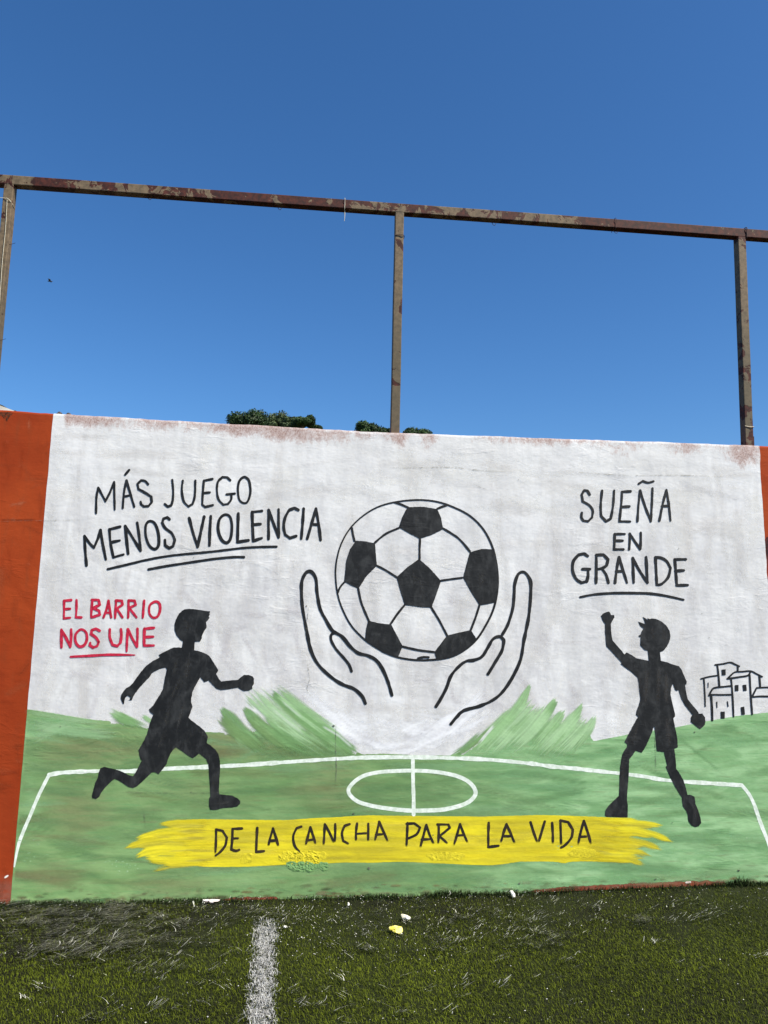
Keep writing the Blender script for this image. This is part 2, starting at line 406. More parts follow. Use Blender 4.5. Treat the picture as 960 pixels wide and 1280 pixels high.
def canvas(name, x0, y0, x1, y1, step, yoff, strokes, label=None, clip=None, kind='stuff'):
    nx = int((x1 - x0) / step); ny = int((y1 - y0) / step)
    X, Y = np.meshgrid(np.linspace(x0, x1, nx + 1), np.linspace(y1, y0, ny + 1))
    C = np.zeros(X.shape + (3,)); A = np.zeros(X.shape)
    for st in strokes:
        pts = np.array(st['p'], float); w_ = st['w']; m = w_ + 3
        i0 = int(max(0, (pts[:, 0].min() - m - x0) / step)); i1 = int(min(nx + 1, (pts[:, 0].max() + m - x0) / step + 1))
        j0 = int(max(0, (y1 - pts[:, 1].max() - m) / step)); j1 = int(min(ny + 1, (y1 - pts[:, 1].min() + m) / step + 1))
        if i1 <= i0 or j1 <= j0: continue
        xx = X[j0:j1, i0:i1]; yy = Y[j0:j1, i0:i1]
        best = np.full(xx.shape, 1e9); S = np.zeros(xx.shape); T = np.zeros(xx.shape); acc = 0
        for k_ in range(len(pts) - 1):
            a, b = pts[k_], pts[k_ + 1]; d = b - a; L = math.hypot(*d) + 1e-6; d = d / L
            sx = (xx - a[0]) * d[0] + (yy - a[1]) * d[1]; t_ = -(xx - a[0]) * d[1] + (yy - a[1]) * d[0]
            sc = np.clip(sx, 0 if k_ else -9, L if k_ < len(pts) - 2 else L + 9); dist = np.hypot(sx - sc, t_)
            q = dist < best; best[q] = dist[q]; S[q] = (sc + acc)[q]; T[q] = t_[q]; acc += L
        r = np.random.default_rng(st.get('seed', len(strokes)))
        g = lambda f: np.sin(T * f * r.uniform(.8, 1.2) + S * r.uniform(-.03, .03) + r.uniform(0, 6.28))
        streak = .5 + .25 * (g(1.1) + g(2.0)) * .8 + .12 * g(3.1)
        half = w_ / 2
        taper = 1 if not st.get('point') else sstep(-6, st['point'], S) * .8 + .2
        edge = np.maximum(np.abs(T), best) / (half * taper)
        cross = 1 - sstep(st.get('hard', .55), 1.15, edge + .22 * (streak - .5))
        tip = st.get('tip', 8); tail = st.get('tail', 20)
        al = sstep(-.2, 1, S / tip + (streak - .5) * 1.1) * sstep(-.1, 1, (acc - S) / tail + (streak - .5) * .9)
        al = st.get('a', 1) * cross * al * (1 - st.get('dry', .25) * (1 - streak))
        al = np.clip(al, 0, 1)[..., None]; c = np.array(st['c'][:3]) * (1 + .05 * (streak[..., None] - .5))
        A0 = A[j0:j1, i0:i1][..., None]; C0 = C[j0:j1, i0:i1]
        An = al + A0 * (1 - al)
        C[j0:j1, i0:i1] = np.where(An > 1e-4, (c * al + C0 * A0 * (1 - al)) / np.maximum(An, 1e-4), c)
        A[j0:j1, i0:i1] = An[..., 0]
    if clip is not None: A *= clip(X, Y)
    wx, wz = W_np(X, Y)
    V = np.stack([wx.ravel(), np.full(wx.size, yoff), wz.ravel()], 1)
    ii, jj = np.meshgrid(np.arange(nx), np.arange(ny)); a = (jj * (nx + 1) + ii).ravel()
    F = np.stack([a, a + 1, a + nx + 2, a + nx + 1], 1)
    Af = A.ravel(); F = F[(Af[F] > .004).any(1)]
    o = mesh(name, V, F, MARKS, wall, attrs={'tint': np.hstack([C.reshape(-1, 3), A.reshape(-1, 1)])})
    if kind: o['kind'] = kind
    if label: o['label'] = label
    return o
RR = random.Random(11)
ST = []
for i in range(420):                                     # mud splash and dirt low on the wall
    x = RR.uniform(-10, 975); yb = float(np.interp(x, [0, 320, 640, 960], [1130, 1123, 1117, 1103])); y = yb - abs(RR.gauss(0, 6)); L = RR.uniform(3, 16)
    ST.append(dict(p=[(x, y), (x + L, y - L * .02)], w=RR.uniform(1.5, 5), c=RR.choice([lin(96, 92, 66), lin(120, 96, 72), lin(78, 84, 56), lin(150, 130, 104), lin(140, 72, 52)]), a=RR.uniform(.15, .6), tip=3, tail=5, hard=.2, dry=.8, seed=i))
canvas('dirt_splash', -14, 1092, 984, 1136, 1.2, -.00240, ST, 'dirt splashed along the foot of the wall')
ST = []
for i in range(170):
    x = RR.uniform(-70, 70); y = RR.uniform(515, 1128); L = RR.uniform(14, 60); a_ = RR.gauss(1.5, .35) if RR.random() < .6 else RR.gauss(0, .3)
    ST.append(dict(p=[(x, y), (x + L * math.cos(a_), y + L * math.sin(a_))], w=RR.uniform(4, 14), c=RR.choice([lin(184, 92, 52), lin(132, 50, 20), lin(150, 66, 30), lin(168, 64, 22)]), a=RR.uniform(.1, .38), tip=8, tail=14, hard=.2, dry=.7, seed=i))
ST.append(dict(p=[(12, 632), (34, 628)], w=5, c=lin(196, 112, 76), a=.6, tip=5, tail=6, hard=.2, dry=.8, seed=5)); ST.append(dict(p=[(14, 648), (20, 652)], w=5, c=lin(196, 112, 76), a=.5, tip=3, tail=3, hard=.2, dry=.8, seed=6))
ST.append(dict(p=[(0, 650.5), (48, 650)], w=1.4, c=lin(92, 38, 18), a=.6, tip=3, tail=8, hard=.4, dry=.4, seed=7)); ST.append(dict(p=[(36, 526), (36, 536)], w=5, c=lin(196, 104, 66), a=.5, tip=3, tail=3, hard=.2, dry=.7, seed=8))
canvas('scuff_marks', -80, 512, 72, 1132, 2.0, -.00030, ST, 'scuffs and fading in the orange paint', lambda X, Y: sstep(0, 3, 66 - (Y - 516) * .0878 - X) * sstep(2, 10, Y - 513))
# ---- ribbons and polygons on the wall
lay = [0]
def nudge():
    lay[0] += 1
    return -(lay[0] % 90) * 5.0e-6
def catmull(pts, closed=False, step=1.2):
    pts = [Vector(p) for p in pts]; n = len(pts); out = []
    segs = n if closed else n - 1
    for i in range(segs):
        if closed: p0, p1, p2, p3 = pts[(i - 1) % n], pts[i], pts[(i + 1) % n], pts[(i + 2) % n]
        else: p0, p1, p2, p3 = pts[max(i - 1, 0)], pts[i], pts[i + 1], pts[min(i + 2, n - 1)]
        m = max(2, int((p2 - p1).length / step))
        for k in range(m):
            t = k / m
            out.append(.5 * ((2 * p1) + (p2 - p0) * t + (2 * p0 - 5 * p1 + 4 * p2 - p3) * t * t + (3 * p1 - p0 - 3 * p2 + p3) * t ** 3))
    if not closed: out.append(pts[-1])
    return out
def split_corners(pts, lim=48):
    runs = [[pts[0]]]
    for i in range(1, len(pts)):
        runs[-1].append(pts[i])
        if i < len(pts) - 1:
            a = Vector(pts[i]) - Vector(pts[i - 1]); b = Vector(pts[i + 1]) - Vector(pts[i])
            if a.length and b.length and math.degrees(a.angle(b)) > lim: runs.append([pts[i]])
    return runs
class Ribbons:
    """collects brush lines given in photo pixels and lays them on the wall plane as one mesh"""
    def __init__(s, y): s.V = []; s.F = []; s.U = []; s.A = []; s.y = y
    def line(s, pts, wpx, closed=False, soft=False, taper=(1, 1), fade=(0, 0), jit=.10, lim=48, endw=None):
        runs = [pts] if closed else split_corners(pts, lim)
        for run in runs:
            c = catmull(run, closed)
            if closed: c = c + [c[0]]
            n = len(c); L = 0; seed = random.random() * 50
            y = s.y + nudge(); base = len(s.V)
            tot = sum((c[i + 1] - c[i]).length for i in range(n - 1))
            pl = []
            for i, q in enumerate(c):
                if i: L += (c[i] - c[i - 1]).length
                t = L / max(tot, .01)
                d = (c[min(i + 1, n - 1)] - c[max(i - 1, 0)]).normalized()
                if closed and (i == 0 or i == n - 1): d = (c[1] - c[n - 2]).normalized()
                ww = wpx * (1 + jit * mnoise.noise(Vector((L * .11, seed, 0))) * 1.6)
                ww *= taper[0] + (1 - taper[0]) * min(1, t / .25) if t < .25 else 1
                ww *= taper[1] + (1 - taper[1]) * min(1, (1 - t) / .25) if t > .75 else 1
                if closed: ww = wpx * (1 + jit * .6 * math.sin(t * 6.283 + seed))
                nr = Vector((-d.y, d.x))
                ed = .28 * mnoise.noise(Vector((L * .5, seed + 9, 0)))
                pl.append((q, d, nr, ww, ed, L, t))
            rows = []
            if not closed:
                q, d, nr, ww, ed, L0, t0 = pl[0]
                for a in (75, 50, 25):
                    ca, sa = math.cos(RAD(a)), math.sin(RAD(a))
                    rows.append((q - d * ww / 2 * sa, nr, ww * ca, 0, 0, 0))
            for q, d, nr, ww, ed, L_, t in pl: rows.append((q, nr, ww, ed, L_, t))
            if not closed:
                q, d, nr, ww, ed, L1, t1 = pl[-1]
                for a in (25, 50, 75):
                    ca, sa = math.cos(RAD(a)), math.sin(RAD(a))
                    rows.append((q + d * ww / 2 * sa, nr, ww * ca, 0, L1, 1))
            for r, (q, nr, ww, ed, L_, t) in enumerate(rows):
                for sgn in ((-1, 0, 1) if soft else (-1, 1)):
                    pt = q + nr * (sgn * ww / 2 + ed * .5)
                    x, z = W(pt.x, pt.y)
                    s.V.append((x, y - r * 5e-7, z)); s.U.append((L_ / 40, (sgn + 1) / 2 + seed * 3))
                    e = 1.0
                    if fade[0] and t < fade[0]: e = min(e, t / fade[0])
                    if fade[1] and t > 1 - fade[1]: e = min(e, (1 - t) / fade[1])
                    s.A.append((0, 0, e * (.30 if soft and sgn else 1), 1))
            for r in range(len(rows) - 1):
                if soft:
                    a = base + r * 3; s.F += [(a, a + 3, a + 4, a + 1), (a + 1, a + 4, a + 5, a + 2)]
                else:
                    a = base + r * 2; s.F.append((a, a + 2, a + 3, a + 1))
    def build(s, name, mat, parent=None, label=None):
        if parent is None: parent = wall
        o = mesh(name, s.V, s.F, mat, parent, uv=s.U, attrs={'mask': s.A})
        if label: o['label'] = label
        return o
def poly(name, pts, mat, y, parent=None, cha=1, jit=.25, label=None, mask=None):
    if parent is None: parent = wall
    for _ in range(cha):
        q = []
        for i in range(len(pts)):
            a, b = pts[i], pts[(i + 1) % len(pts)]
            dl = math.hypot(a[0] - b[0], a[1] - b[1])
            k = .25 if dl < 16 else 4 / dl
            q += [(a[0] * (1 - k) + b[0] * k, a[1] * (1 - k) + b[1] * k), (a[0] * k + b[0] * (1 - k), a[1] * k + b[1] * (1 - k))]
        pts = q
    q = []
    for i in range(len(pts)):
        a, b = pts[i], pts[(i + 1) % len(pts)]
        m = max(1, int(math.hypot(a[0] - b[0], a[1] - b[1]) / 2.0))
        for k in range(m):
            t = k / m; x = a[0] + (b[0] - a[0]) * t; yy = a[1] + (b[1] - a[1]) * t
            q.append((x + jit * mnoise.noise(Vector((x * .7, yy * .7, 3))) * 1.6, yy + jit * mnoise.noise(Vector((x * .7, yy * .7, 9))) * 1.6))
    w3 = [W(*p) for p in q]; yo = y + nudge()
    V = [(x, yo, z) for x, z in w3]
    tri = geometry.tessellate_polygon([[Vector((x, z, 0)) for x, z in w3]])
    F = []
    for t in tri:
        a, b, c = (Vector((w3[i][0], w3[i][1])) for i in t)
        cr = (b - a).cross(c - a)
        if abs(cr) < 1e-10: continue
        F.append(tuple(t) if cr > 0 else tuple(reversed(t)))
    me_attr = {'mask': [mask or (0, 0, 1, 1)] * len(V)}
    o = mesh(name, V, F, mat, parent, attrs=me_attr)
    if label: o['label'] = label
    return o

# ---- brush marks in the white coat
ST = []
WC = [lin(243, 241, 235), lin(247, 246, 242), lin(219, 215, 210), lin(214, 212, 210), lin(224, 220, 215), lin(239, 238, 234)]
for i in range(620):
    x = RR.uniform(20, 975); y = RR.uniform(525, 940)
    vert = RR.random() < (.25 if y < 640 else .8)
    L = RR.uniform(26, 110); w_ = RR.uniform(7, 22); a_ = RR.gauss(1.57 if vert else 0.05, .16)
    c = RR.choice(WC[:2] + WC[5:]) if RR.random() < (.62 if y < 650 else .40) else RR.choice(WC[2:5])
    cx, cy = math.cos(a_) * L / 2, math.sin(a_) * L / 2; bx = RR.uniform(-5, 5)
    ST.append(dict(p=[(x - cx, y - cy), (x + bx, y), (x + cx, y + cy)], w=w_, c=c, a=RR.uniform(.12, .34), tip=12, tail=16, hard=.3, dry=.6, seed=i))
for i in range(80):                                      # loose swirls of brighter white beneath the hands
    u = RR.uniform(-1, 1); x = 500 + u * 95; y = 905 + 34 * (1 - u * u) - RR.uniform(0, 34)
    sl__ = -u * .75 + RR.gauss(0, .25); L = RR.uniform(22, 60); c = RR.choice([lin(250, 250, 250), lin(246, 246, 247), lin(246, 246, 247), lin(226, 225, 227)])
    ST.append(dict(p=[(x - L / 2, y - sl__ * L / 2), (x, y + RR.uniform(-3, 5)), (x + L / 2, y + sl__ * L / 2)], w=RR.uniform(4, 12), c=c, a=RR.uniform(.4, .85), tip=8, tail=14, hard=.4, dry=.55, seed=700 + i))
for x, y, sx, sy, n_, br in [(262, 893, 16, 12, 14, 1), (74, 560, 4, 34, 8, 1), (785, 900, 30, 14, 20, 1), (300, 800, 60, 40, 26, 0), (640, 845, 50, 40, 24, 0), (560, 600, 120, 30, 24, 1), (930, 640, 12, 50, 16, 1), (130, 840, 50, 40, 16, 0)]:
    for i in range(n_):
        px_, py_ = RR.gauss(x, sx), RR.gauss(y, sy); L = RR.uniform(18, 46); a_ = RR.gauss(1.0, .5)
        ST.append(dict(p=[(px_, py_), (px_ + L * math.cos(a_), py_ + L * math.sin(a_))], w=RR.uniform(4, 12), c=lin(240, 240, 238) if br else lin(212, 208, 209), a=RR.uniform(.15, .4), tip=8, tail=12, hard=.4, dry=.5, seed=int(px_ * 7)))
def wclip(X, Y):
    xl = 66.7 - (Y - 516) * .0878
    return sstep(1, 5, X - xl) * sstep(2, 6, np.interp(Y, [556, 592, 640, 690, 742, 800], [949.5, 950.5, 954, 957, 960.5, 978]) - X) * sstep(9, 34, Y - np.interp(X, [66, 240, 480, 720, 948], [516.5, 527, 540.5, 549, 557])) * sstep(947, 941, Y)
canvas('roller_marks', 20, 520, 978, 948, 2.2, -.00060, ST, 'roller and brush marks in the white coat', wclip)
# ---- brush marks in the green field
ST = []
for i in range(460):
    x = RR.uniform(10, 985); y = RR.uniform(895, 1118); ol, mi = green_mask_px(x, y)
    L = RR.uniform(30, 130); w_ = RR.uniform(5, 16); a_ = RR.gauss(.02, .12 if y > 950 else .3)
    pal = [lin(116, 156, 102), lin(132, 166, 114), lin(108, 148, 98)]
    if RR.random() < ol * .75: pal = [lin(130, 136, 92), lin(124, 142, 90), lin(134, 128, 92)]
    if RR.random() < mi * .8: pal = [lin(148, 196, 142), lin(132, 182, 124), lin(160, 203, 152), lin(124, 174, 118)]
    cx, cy = math.cos(a_) * L / 2, math.sin(a_) * L / 2
    ST.append(dict(p=[(x - cx, y - cy), (x, y + RR.uniform(-3, 3)), (x + cx, y + cy)], w=w_, c=RR.choice(pal), a=RR.uniform(.14, .42), tip=14, tail=22, hard=.3, dry=.65, seed=i))
gpx = sorted(GT)
def gclip(X, Y):
    xl = 66.7 - (Y - 516) * .0878
    return sstep(1, 4, X - xl) * sstep(4, 12, Y - np.interp(X, [p[0] for p in gpx], [p[1] for p in gpx])) * sstep(1108, 1098, Y - np.interp(X, [0, 640, 960], [16, 10, -6]))
canvas('brush_marks', 10, 885, 988, 1122, 2.0, -.00110, ST, 'brush marks in the green field', gclip)
# ---- the loose brushed tops of the grass, left and right of the hands
PALE1, PALE2, MIDG, OLG = lin(174, 210, 158), lin(156, 197, 138), lin(122, 164, 104), lin(118, 150, 94)
def G_(p, w, c, a=.95, tip=10, tail=26, point=None, dry=.3, hard=.6):
    return dict(p=p, w=w, c=c, a=a, tip=tip, tail=tail, point=point, dry=dry, hard=hard, seed=int(p[0][0] * 13 + w))
ST = [G_([(276, 884), (300, 912), (330, 940)], 18, MIDG, point=22, tip=5), G_([(276, 897), (298, 918), (320, 934)], 14, OLG, tip=6), G_([(304, 884), (326, 908), (356, 936)], 17, MIDG, point=22, tip=5), G_([(312, 896), (340, 920), (370, 940)], 16, OLG, tip=10),
      G_([(314, 867), (338, 890), (372, 918), (400, 936)], 19, PALE1, tip=24, tail=50, a=.9), G_([(327, 866), (352, 890), (380, 914), (405, 930)], 15, PALE1, tip=24, tail=50, dry=.5, a=.8), G_([(345, 863), (372, 884), (404, 910), (436, 938)], 19, PALE2, tip=18, tail=34), G_([(340, 866), (362, 888), (396, 916)], 10, MIDG, tip=6, tail=30),
      G_([(366, 888), (396, 912), (430, 936)], 18, MIDG, tip=14, tail=26), G_([(395, 905), (420, 924), (446, 942)], 14, MIDG, tip=12, tail=10), G_([(330, 900), (360, 925), (390, 940)], 18, MIDG, tip=14), G_([(280, 908), (306, 924), (340, 940)], 14, OLG, a=.7),
      G_([(374, 880), (395, 892), (424, 911)], 3.5, PALE2, a=.5, tip=10, dry=.8), G_([(308, 872), (322, 886)], 9, PALE1, a=.7, tip=10, tail=10), G_([(346, 868), (378, 897), (412, 922)], 5, PALE1, a=.8, tip=8), G_([(318, 880), (350, 908), (384, 928)], 5, PALE1, a=.8),
      G_([(338, 884), (362, 904), (382, 918)], 4, lin(206, 216, 200), a=.55, tip=8, tail=12), G_([(352, 876), (366, 888), (378, 898)], 3, lin(214, 222, 210), a=.5, tip=5, tail=8), G_([(404, 908), (424, 920), (440, 934)], 3, lin(222, 228, 220), a=.6, tip=5, tail=8)]
for i in range(34):
    x = RR.uniform(282, 420); y = np.interp(x, [282, 305, 330, 352, 400, 440], [900, 898, 878, 876, 908, 934]) + RR.uniform(4, 24); L = RR.uniform(18, 44)
    ST.append(G_([(x, y), (x + L * .77, min(943, y + L * .62))], RR.uniform(2.5, 7), RR.choice([PALE1, PALE2, MIDG, OLG]), a=RR.uniform(.3, .65), tip=8, tail=18, dry=.5))
canvas('grass_strokes', 262, 856, 452, 948, .9, -.00150, ST, 'loose pale green brush strokes of grass left of the hands', kind=None)
ST = [G_([(663, 855), (652, 878), (630, 906), (598, 938)], 13, PALE2, point=26, tip=4), G_([(668, 882), (646, 904), (612, 938)], 24, PALE1, tip=10), G_([(640, 890), (618, 912), (586, 941)], 16, PALE2, tip=10), G_([(694, 873), (680, 898), (650, 930)], 14, PALE2, point=22, tip=4), G_([(695, 876), (690, 886), (680, 900)], 7, MIDG, a=.8, tip=4, tail=14),
      G_([(684, 886), (664, 912), (636, 940)], 20, PALE1, tip=10), G_([(705, 888), (690, 908), (664, 938)], 14, PALE2, tip=6, point=14), G_([(728, 880), (714, 904), (684, 938)], 13, PALE2, point=22, tip=4), G_([(722, 892), (704, 914), (676, 942)], 18, PALE1, tip=10), G_([(744, 895), (734, 914), (712, 942)], 13, PALE1, point=16, tip=5),
      G_([(734, 902), (716, 922), (694, 944)], 18, PALE1, tip=8), G_([(613, 911), (596, 927), (572, 944)], 6, OLG, a=.85, tip=6, tail=12), G_([(618, 906), (606, 920), (598, 930)], 4, lin(236, 238, 234), a=.9, tip=5, tail=8), G_([(600, 918), (580, 936), (566, 944)], 9, MIDG, a=.8, tip=8, tail=14)]
for i in range(46):
    x = RR.uniform(604, 744); y = np.interp(x, [590, 640, 662, 680, 700, 744], [928, 892, 872, 892, 892, 900]) + RR.uniform(3, 26); L = RR.uniform(18, 44)
    ST.append(G_([(x, y), (x - L * .66, min(948, y + L * .75))], RR.uniform(2.5, 8), RR.choice([PALE1, PALE1, PALE2, MIDG]), a=RR.uniform(.3, .65), tip=8, tail=18, dry=.5))
canvas('grass_strokes', 556, 848, 756, 954, .9, -.00150, ST, 'loose pale green brush strokes of grass right of the hands', kind=None)
ST = [G_([(138, 890), (156, 898), (180, 908)], 11, PALE2, tip=8), G_([(148, 892), (168, 903), (186, 910)], 8, MIDG, tip=6), G_([(141, 896), (160, 904), (180, 910)], 9, MIDG), G_([(178, 895), (190, 903), (204, 912)], 7, PALE2, tip=5), G_([(36, 889), (80, 897), (130, 905)], 7, PALE1, a=.5, tip=12), G_([(40, 905), (90, 914), (150, 918)], 14, PALE1, a=.6, tip=14, tail=30),
      G_([(42, 925), (80, 905), (110, 898)], 12, PALE1, a=.45, tip=14, tail=30), G_([(60, 912), (100, 916), (140, 924)], 10, lin(146, 192, 134), a=.5)]
canvas('grass_strokes', 28, 882, 214, 936, 1.1, -.00150, ST, 'pale green brush strokes behind the runner', kind=None)

# ---- white pitch lines
R = Ribbons(-.00140)
R.line([(18, 1083), (23, 1057), (29, 1040), (38, 1019), (49, 993), (61.5, 968.5)], 4.2, taper=(.5, 1))
R.line([(61.5, 968.5), (80, 965.5), (123, 963.8), (166, 963.8), (205, 961), (260, 958.5), (300, 956.5), (347, 953.3), (380, 951), (420, 948.5), (450, 947), (480, 946.5), (517, 946.5), (560, 947.3), (600, 948.8), (630, 951), (665, 954.5), (690, 958), (720, 960.7),
        (745, 963.5), (773, 966.5), (805, 970.5), (832, 975), (880, 978.5), (927, 981.5)], 4.8, jit=.2)
R.line([(927, 981.5), (935, 991), (942, 1004), (950, 1027), (960, 1053), (970, 1084)], 4.4)
R.build('pitch_outline', LINE, label='white painted outline of the pitch')
R = Ribbons(-.00144)
R.line([(435.5, 989), (442, 978), (455, 969.5), (473, 965.3), (495, 963.7), (516, 963.2), (537, 964), (556, 966.5), (574, 971), (588, 979), (594.5, 990), (590, 999), (578, 1006), (556, 1011.5), (535, 1013), (510, 1013), (485, 1010.5), (462, 1006.5), (445, 1000.5)], 5.0, closed=True)
R.build('centre_circle', LINE, label='white painted oval of the centre circle')
R = Ribbons(-.00148)
R.line([(516, 947), (516.3, 975), (517, 1000), (517, 1018)], 4.6)
R.build('halfway_line', LINE, label='short white painted line through the oval')

# ---- yellow band
band = [(226, 1025.6), (237.5, 1024), (270, 1024), (310, 1024.6), (360, 1025), (378, 1023.6), (393, 1022.5), (420, 1021.4), (440, 1020), (462.5, 1019), (500, 1019.6), (545, 1020), (600, 1020.6), (640, 1019.6), (673, 1018.6), (710, 1019.5), (750, 1021), (776, 1022.5),
        (788, 1027), (782, 1034), (792, 1041), (784, 1048), (794, 1055), (783, 1062), (790, 1070), (778, 1076.5), (752, 1077), (735, 1076.5), (712, 1077), (705, 1079.5), (695, 1077), (673, 1076.7), (648, 1077), (630, 1080), (615, 1081.5), (590, 1081),
        (546, 1079), (520, 1077.8), (500, 1077), (465, 1078.4), (431, 1078), (390, 1080), (343, 1081.5), (307, 1083.5), (260, 1083.5), (240, 1082), (226, 1078), (216, 1072), (222, 1066), (212, 1060), (220, 1054), (213, 1047), (222, 1041), (216, 1035), (222, 1030)]
poly('yellow_band', band, YEL, -.00145, label='yellow painted band behind the lowest line of words')
Y1, Y2, Y3 = lin(240, 224, 44), lin(226, 208, 40), lin(204, 190, 52)
def Y_(p, w, c=None, a=.97, tip=8, tail=16, point=14, dry=.35, hard=.6):
    return dict(p=p, w=w, c=c or RR.choice([Y1, Y2, Y2]), a=a, tip=tip, tail=tail, point=point, dry=dry, hard=hard, seed=int(p[0][0] * 7 + p[0][1] * 3))
ST = [Y_([(198, 1030.5), (222, 1027.5), (262, 1028)], 7), Y_([(204, 1032), (230, 1031), (262, 1033)], 6, Y3), Y_([(169, 1049), (198, 1040), (240, 1034)], 8), Y_([(176, 1048), (206, 1042), (244, 1042)], 6, Y2), Y_([(157, 1059.5), (182, 1052), (210, 1048), (246, 1048)], 9), Y_([(168, 1058), (200, 1055), (240, 1056)], 7, Y3),
      Y_([(169, 1071.5), (184, 1064), (206, 1060), (242, 1062)], 9), Y_([(178, 1070), (200, 1066), (236, 1067)], 7, Y1), Y_([(182, 1073), (206, 1074), (250, 1074)], 9), Y_([(192, 1088), (212, 1083), (246, 1080)], 7, Y3, a=.75, dry=.8), Y_([(202, 1080), (226, 1079), (262, 1079)], 7), Y_([(186, 1077), (200, 1078), (226, 1078)], 6, Y2, a=.8, dry=.6), Y_([(176, 1062), (196, 1059), (226, 1058)], 5, Y1)]
for i in range(34):
    x = RR.uniform(188, 240); y = RR.uniform(1029, 1078); ST.append(Y_([(x, y), (x + RR.uniform(20, 50), y - RR.uniform(-1, 3))], RR.uniform(2, 5), RR.choice([Y1, Y2, Y3, lin(190, 178, 70)]), a=RR.uniform(.3, .7)))
canvas('yellow_strokes', 150, 1018, 300, 1096, .9, -.00200, ST, 'dry yellow brush strokes at the left end of the band', kind=None)
ST = [Y_([(828, 1032.5), (806, 1029), (770, 1026.5)], 7), Y_([(818, 1034), (798, 1032), (768, 1032)], 6, Y3), Y_([(839, 1051.5), (818, 1043), (796, 1037), (766, 1036)], 8), Y_([(816, 1046), (796, 1042), (764, 1042)], 7, Y2), Y_([(826, 1061), (806, 1054), (784, 1049), (756, 1048)], 9, dry=.55), Y_([(812, 1070), (796, 1064), (764, 1060)], 8, Y3, dry=.6),
      Y_([(806, 1081), (790, 1075), (760, 1071)], 8, dry=.5), Y_([(798, 1069), (780, 1068), (750, 1068)], 8, Y1), Y_([(804, 1058), (784, 1056), (752, 1056)], 8, Y2), Y_([(796, 1024.5), (780, 1024.5), (750, 1025)], 6, Y1), Y_([(790, 1077), (770, 1075), (740, 1074)], 6, Y2)]
for i in range(34):
    x = RR.uniform(764, 812); y = RR.uniform(1028, 1074); ST.append(Y_([(x, y), (x - RR.uniform(20, 44), y - RR.uniform(0, 5))], RR.uniform(2, 5), RR.choice([Y1, Y2, Y3, lin(190, 180, 70)]), a=RR.uniform(.3, .7)))
canvas('yellow_strokes', 728, 1018, 848, 1090, .9, -.00200, ST, 'dry yellow brush strokes at the right end of the band', kind=None)
ST = []
for i in range(130):
    x = RR.uniform(236, 760); y = RR.uniform(1027, 1074); L = RR.uniform(24, 110)
    ST.append(Y_([(x, y), (x + L / 2, y + RR.uniform(-2, 2)), (x + L, y + RR.uniform(-2, 2))], RR.uniform(3, 9), RR.choice([Y1, Y1, Y3, lin(196, 184, 60), lin(236, 222, 80)]), a=RR.uniform(.15, .5), tip=10, tail=20, point=None, dry=.6, hard=.3))
canvas('band_marks', 230, 1022, 786, 1079, 1.6, -.00190, ST, 'streaks in the yellow band')

# ---- the football
k = 230 / 960
BQ = lambda L: [(410 + a * k, 610 + b * k) for a, b in L]
R = Ribbons(-.00250)
R.line(BQ([(480, 62), (570, 72), (650, 98), (740, 145), (810, 215), (855, 300), (878, 390), (886, 480), (880, 560), (860, 640), (820, 722), (770, 795), (700, 852), (620, 886), (500, 898), (400, 890), (320, 868), (240, 825), (180, 780), (120, 715), (75, 630), (50, 550), (40, 460), (45, 380), (70, 290), (120, 205), (190, 140), (270, 95), (370, 70)]), 2.3, closed=True, jit=.3)
ball = R.build('painted_football', BLACKL, label='large black and white football painted above the two hands')
for L in [[(415, 100), (500, 98), (570, 110), (590, 155), (600, 215), (540, 245), (478, 265), (420, 235), (370, 205), (388, 150)], [(475, 370), (532, 420), (590, 485), (565, 555), (540, 625), (470, 620), (400, 610), (378, 540), (358, 465), (415, 412)],
          [(145, 275), (195, 278), (245, 288), (250, 345), (255, 405), (200, 460), (160, 525), (120, 508), (85, 488), (95, 380), (115, 320)], [(740, 335), (800, 318), (868, 320), (883, 420), (887, 520), (878, 595), (835, 605), (790, 612), (745, 540), (705, 468), (722, 400)],
          [(210, 692), (270, 706), (330, 712), (360, 770), (390, 825), (365, 884), (290, 862), (245, 832), (193, 793), (198, 740)], [(620, 770), (680, 755), (745, 740), (775, 788), (700, 852), (650, 877), (565, 893), (555, 855), (590, 810)]]:
    poly('panel', BQ(L), BLACK, -.00255, ball, cha=0)
R = Ribbons(-.00260)
for L in [[(350, 75), (380, 85), (418, 102)], [(570, 108), (595, 98), (620, 90)], [(125, 210), (130, 240), (138, 275)], [(245, 285), (300, 240), (370, 208)], [(480, 265), (478, 320), (478, 370)], [(600, 210), (680, 262), (740, 330)], [(590, 483), (645, 475), (700, 468)],
          [(358, 465), (300, 428), (255, 405)], [(87, 490), (65, 515), (50, 548)], [(158, 525), (175, 600), (213, 692)], [(400, 610), (360, 660), (325, 712)], [(538, 622), (580, 690), (622, 770)], [(790, 612), (770, 675), (745, 740)], [(390, 827), (470, 845), (558, 856)], [(470, 888), (500, 882), (525, 883)]]:
    R = Ribbons(-.00260); R.line(BQ(L), 2.7, jit=.15, lim=180); R.build('seam', BLACKL, ball)

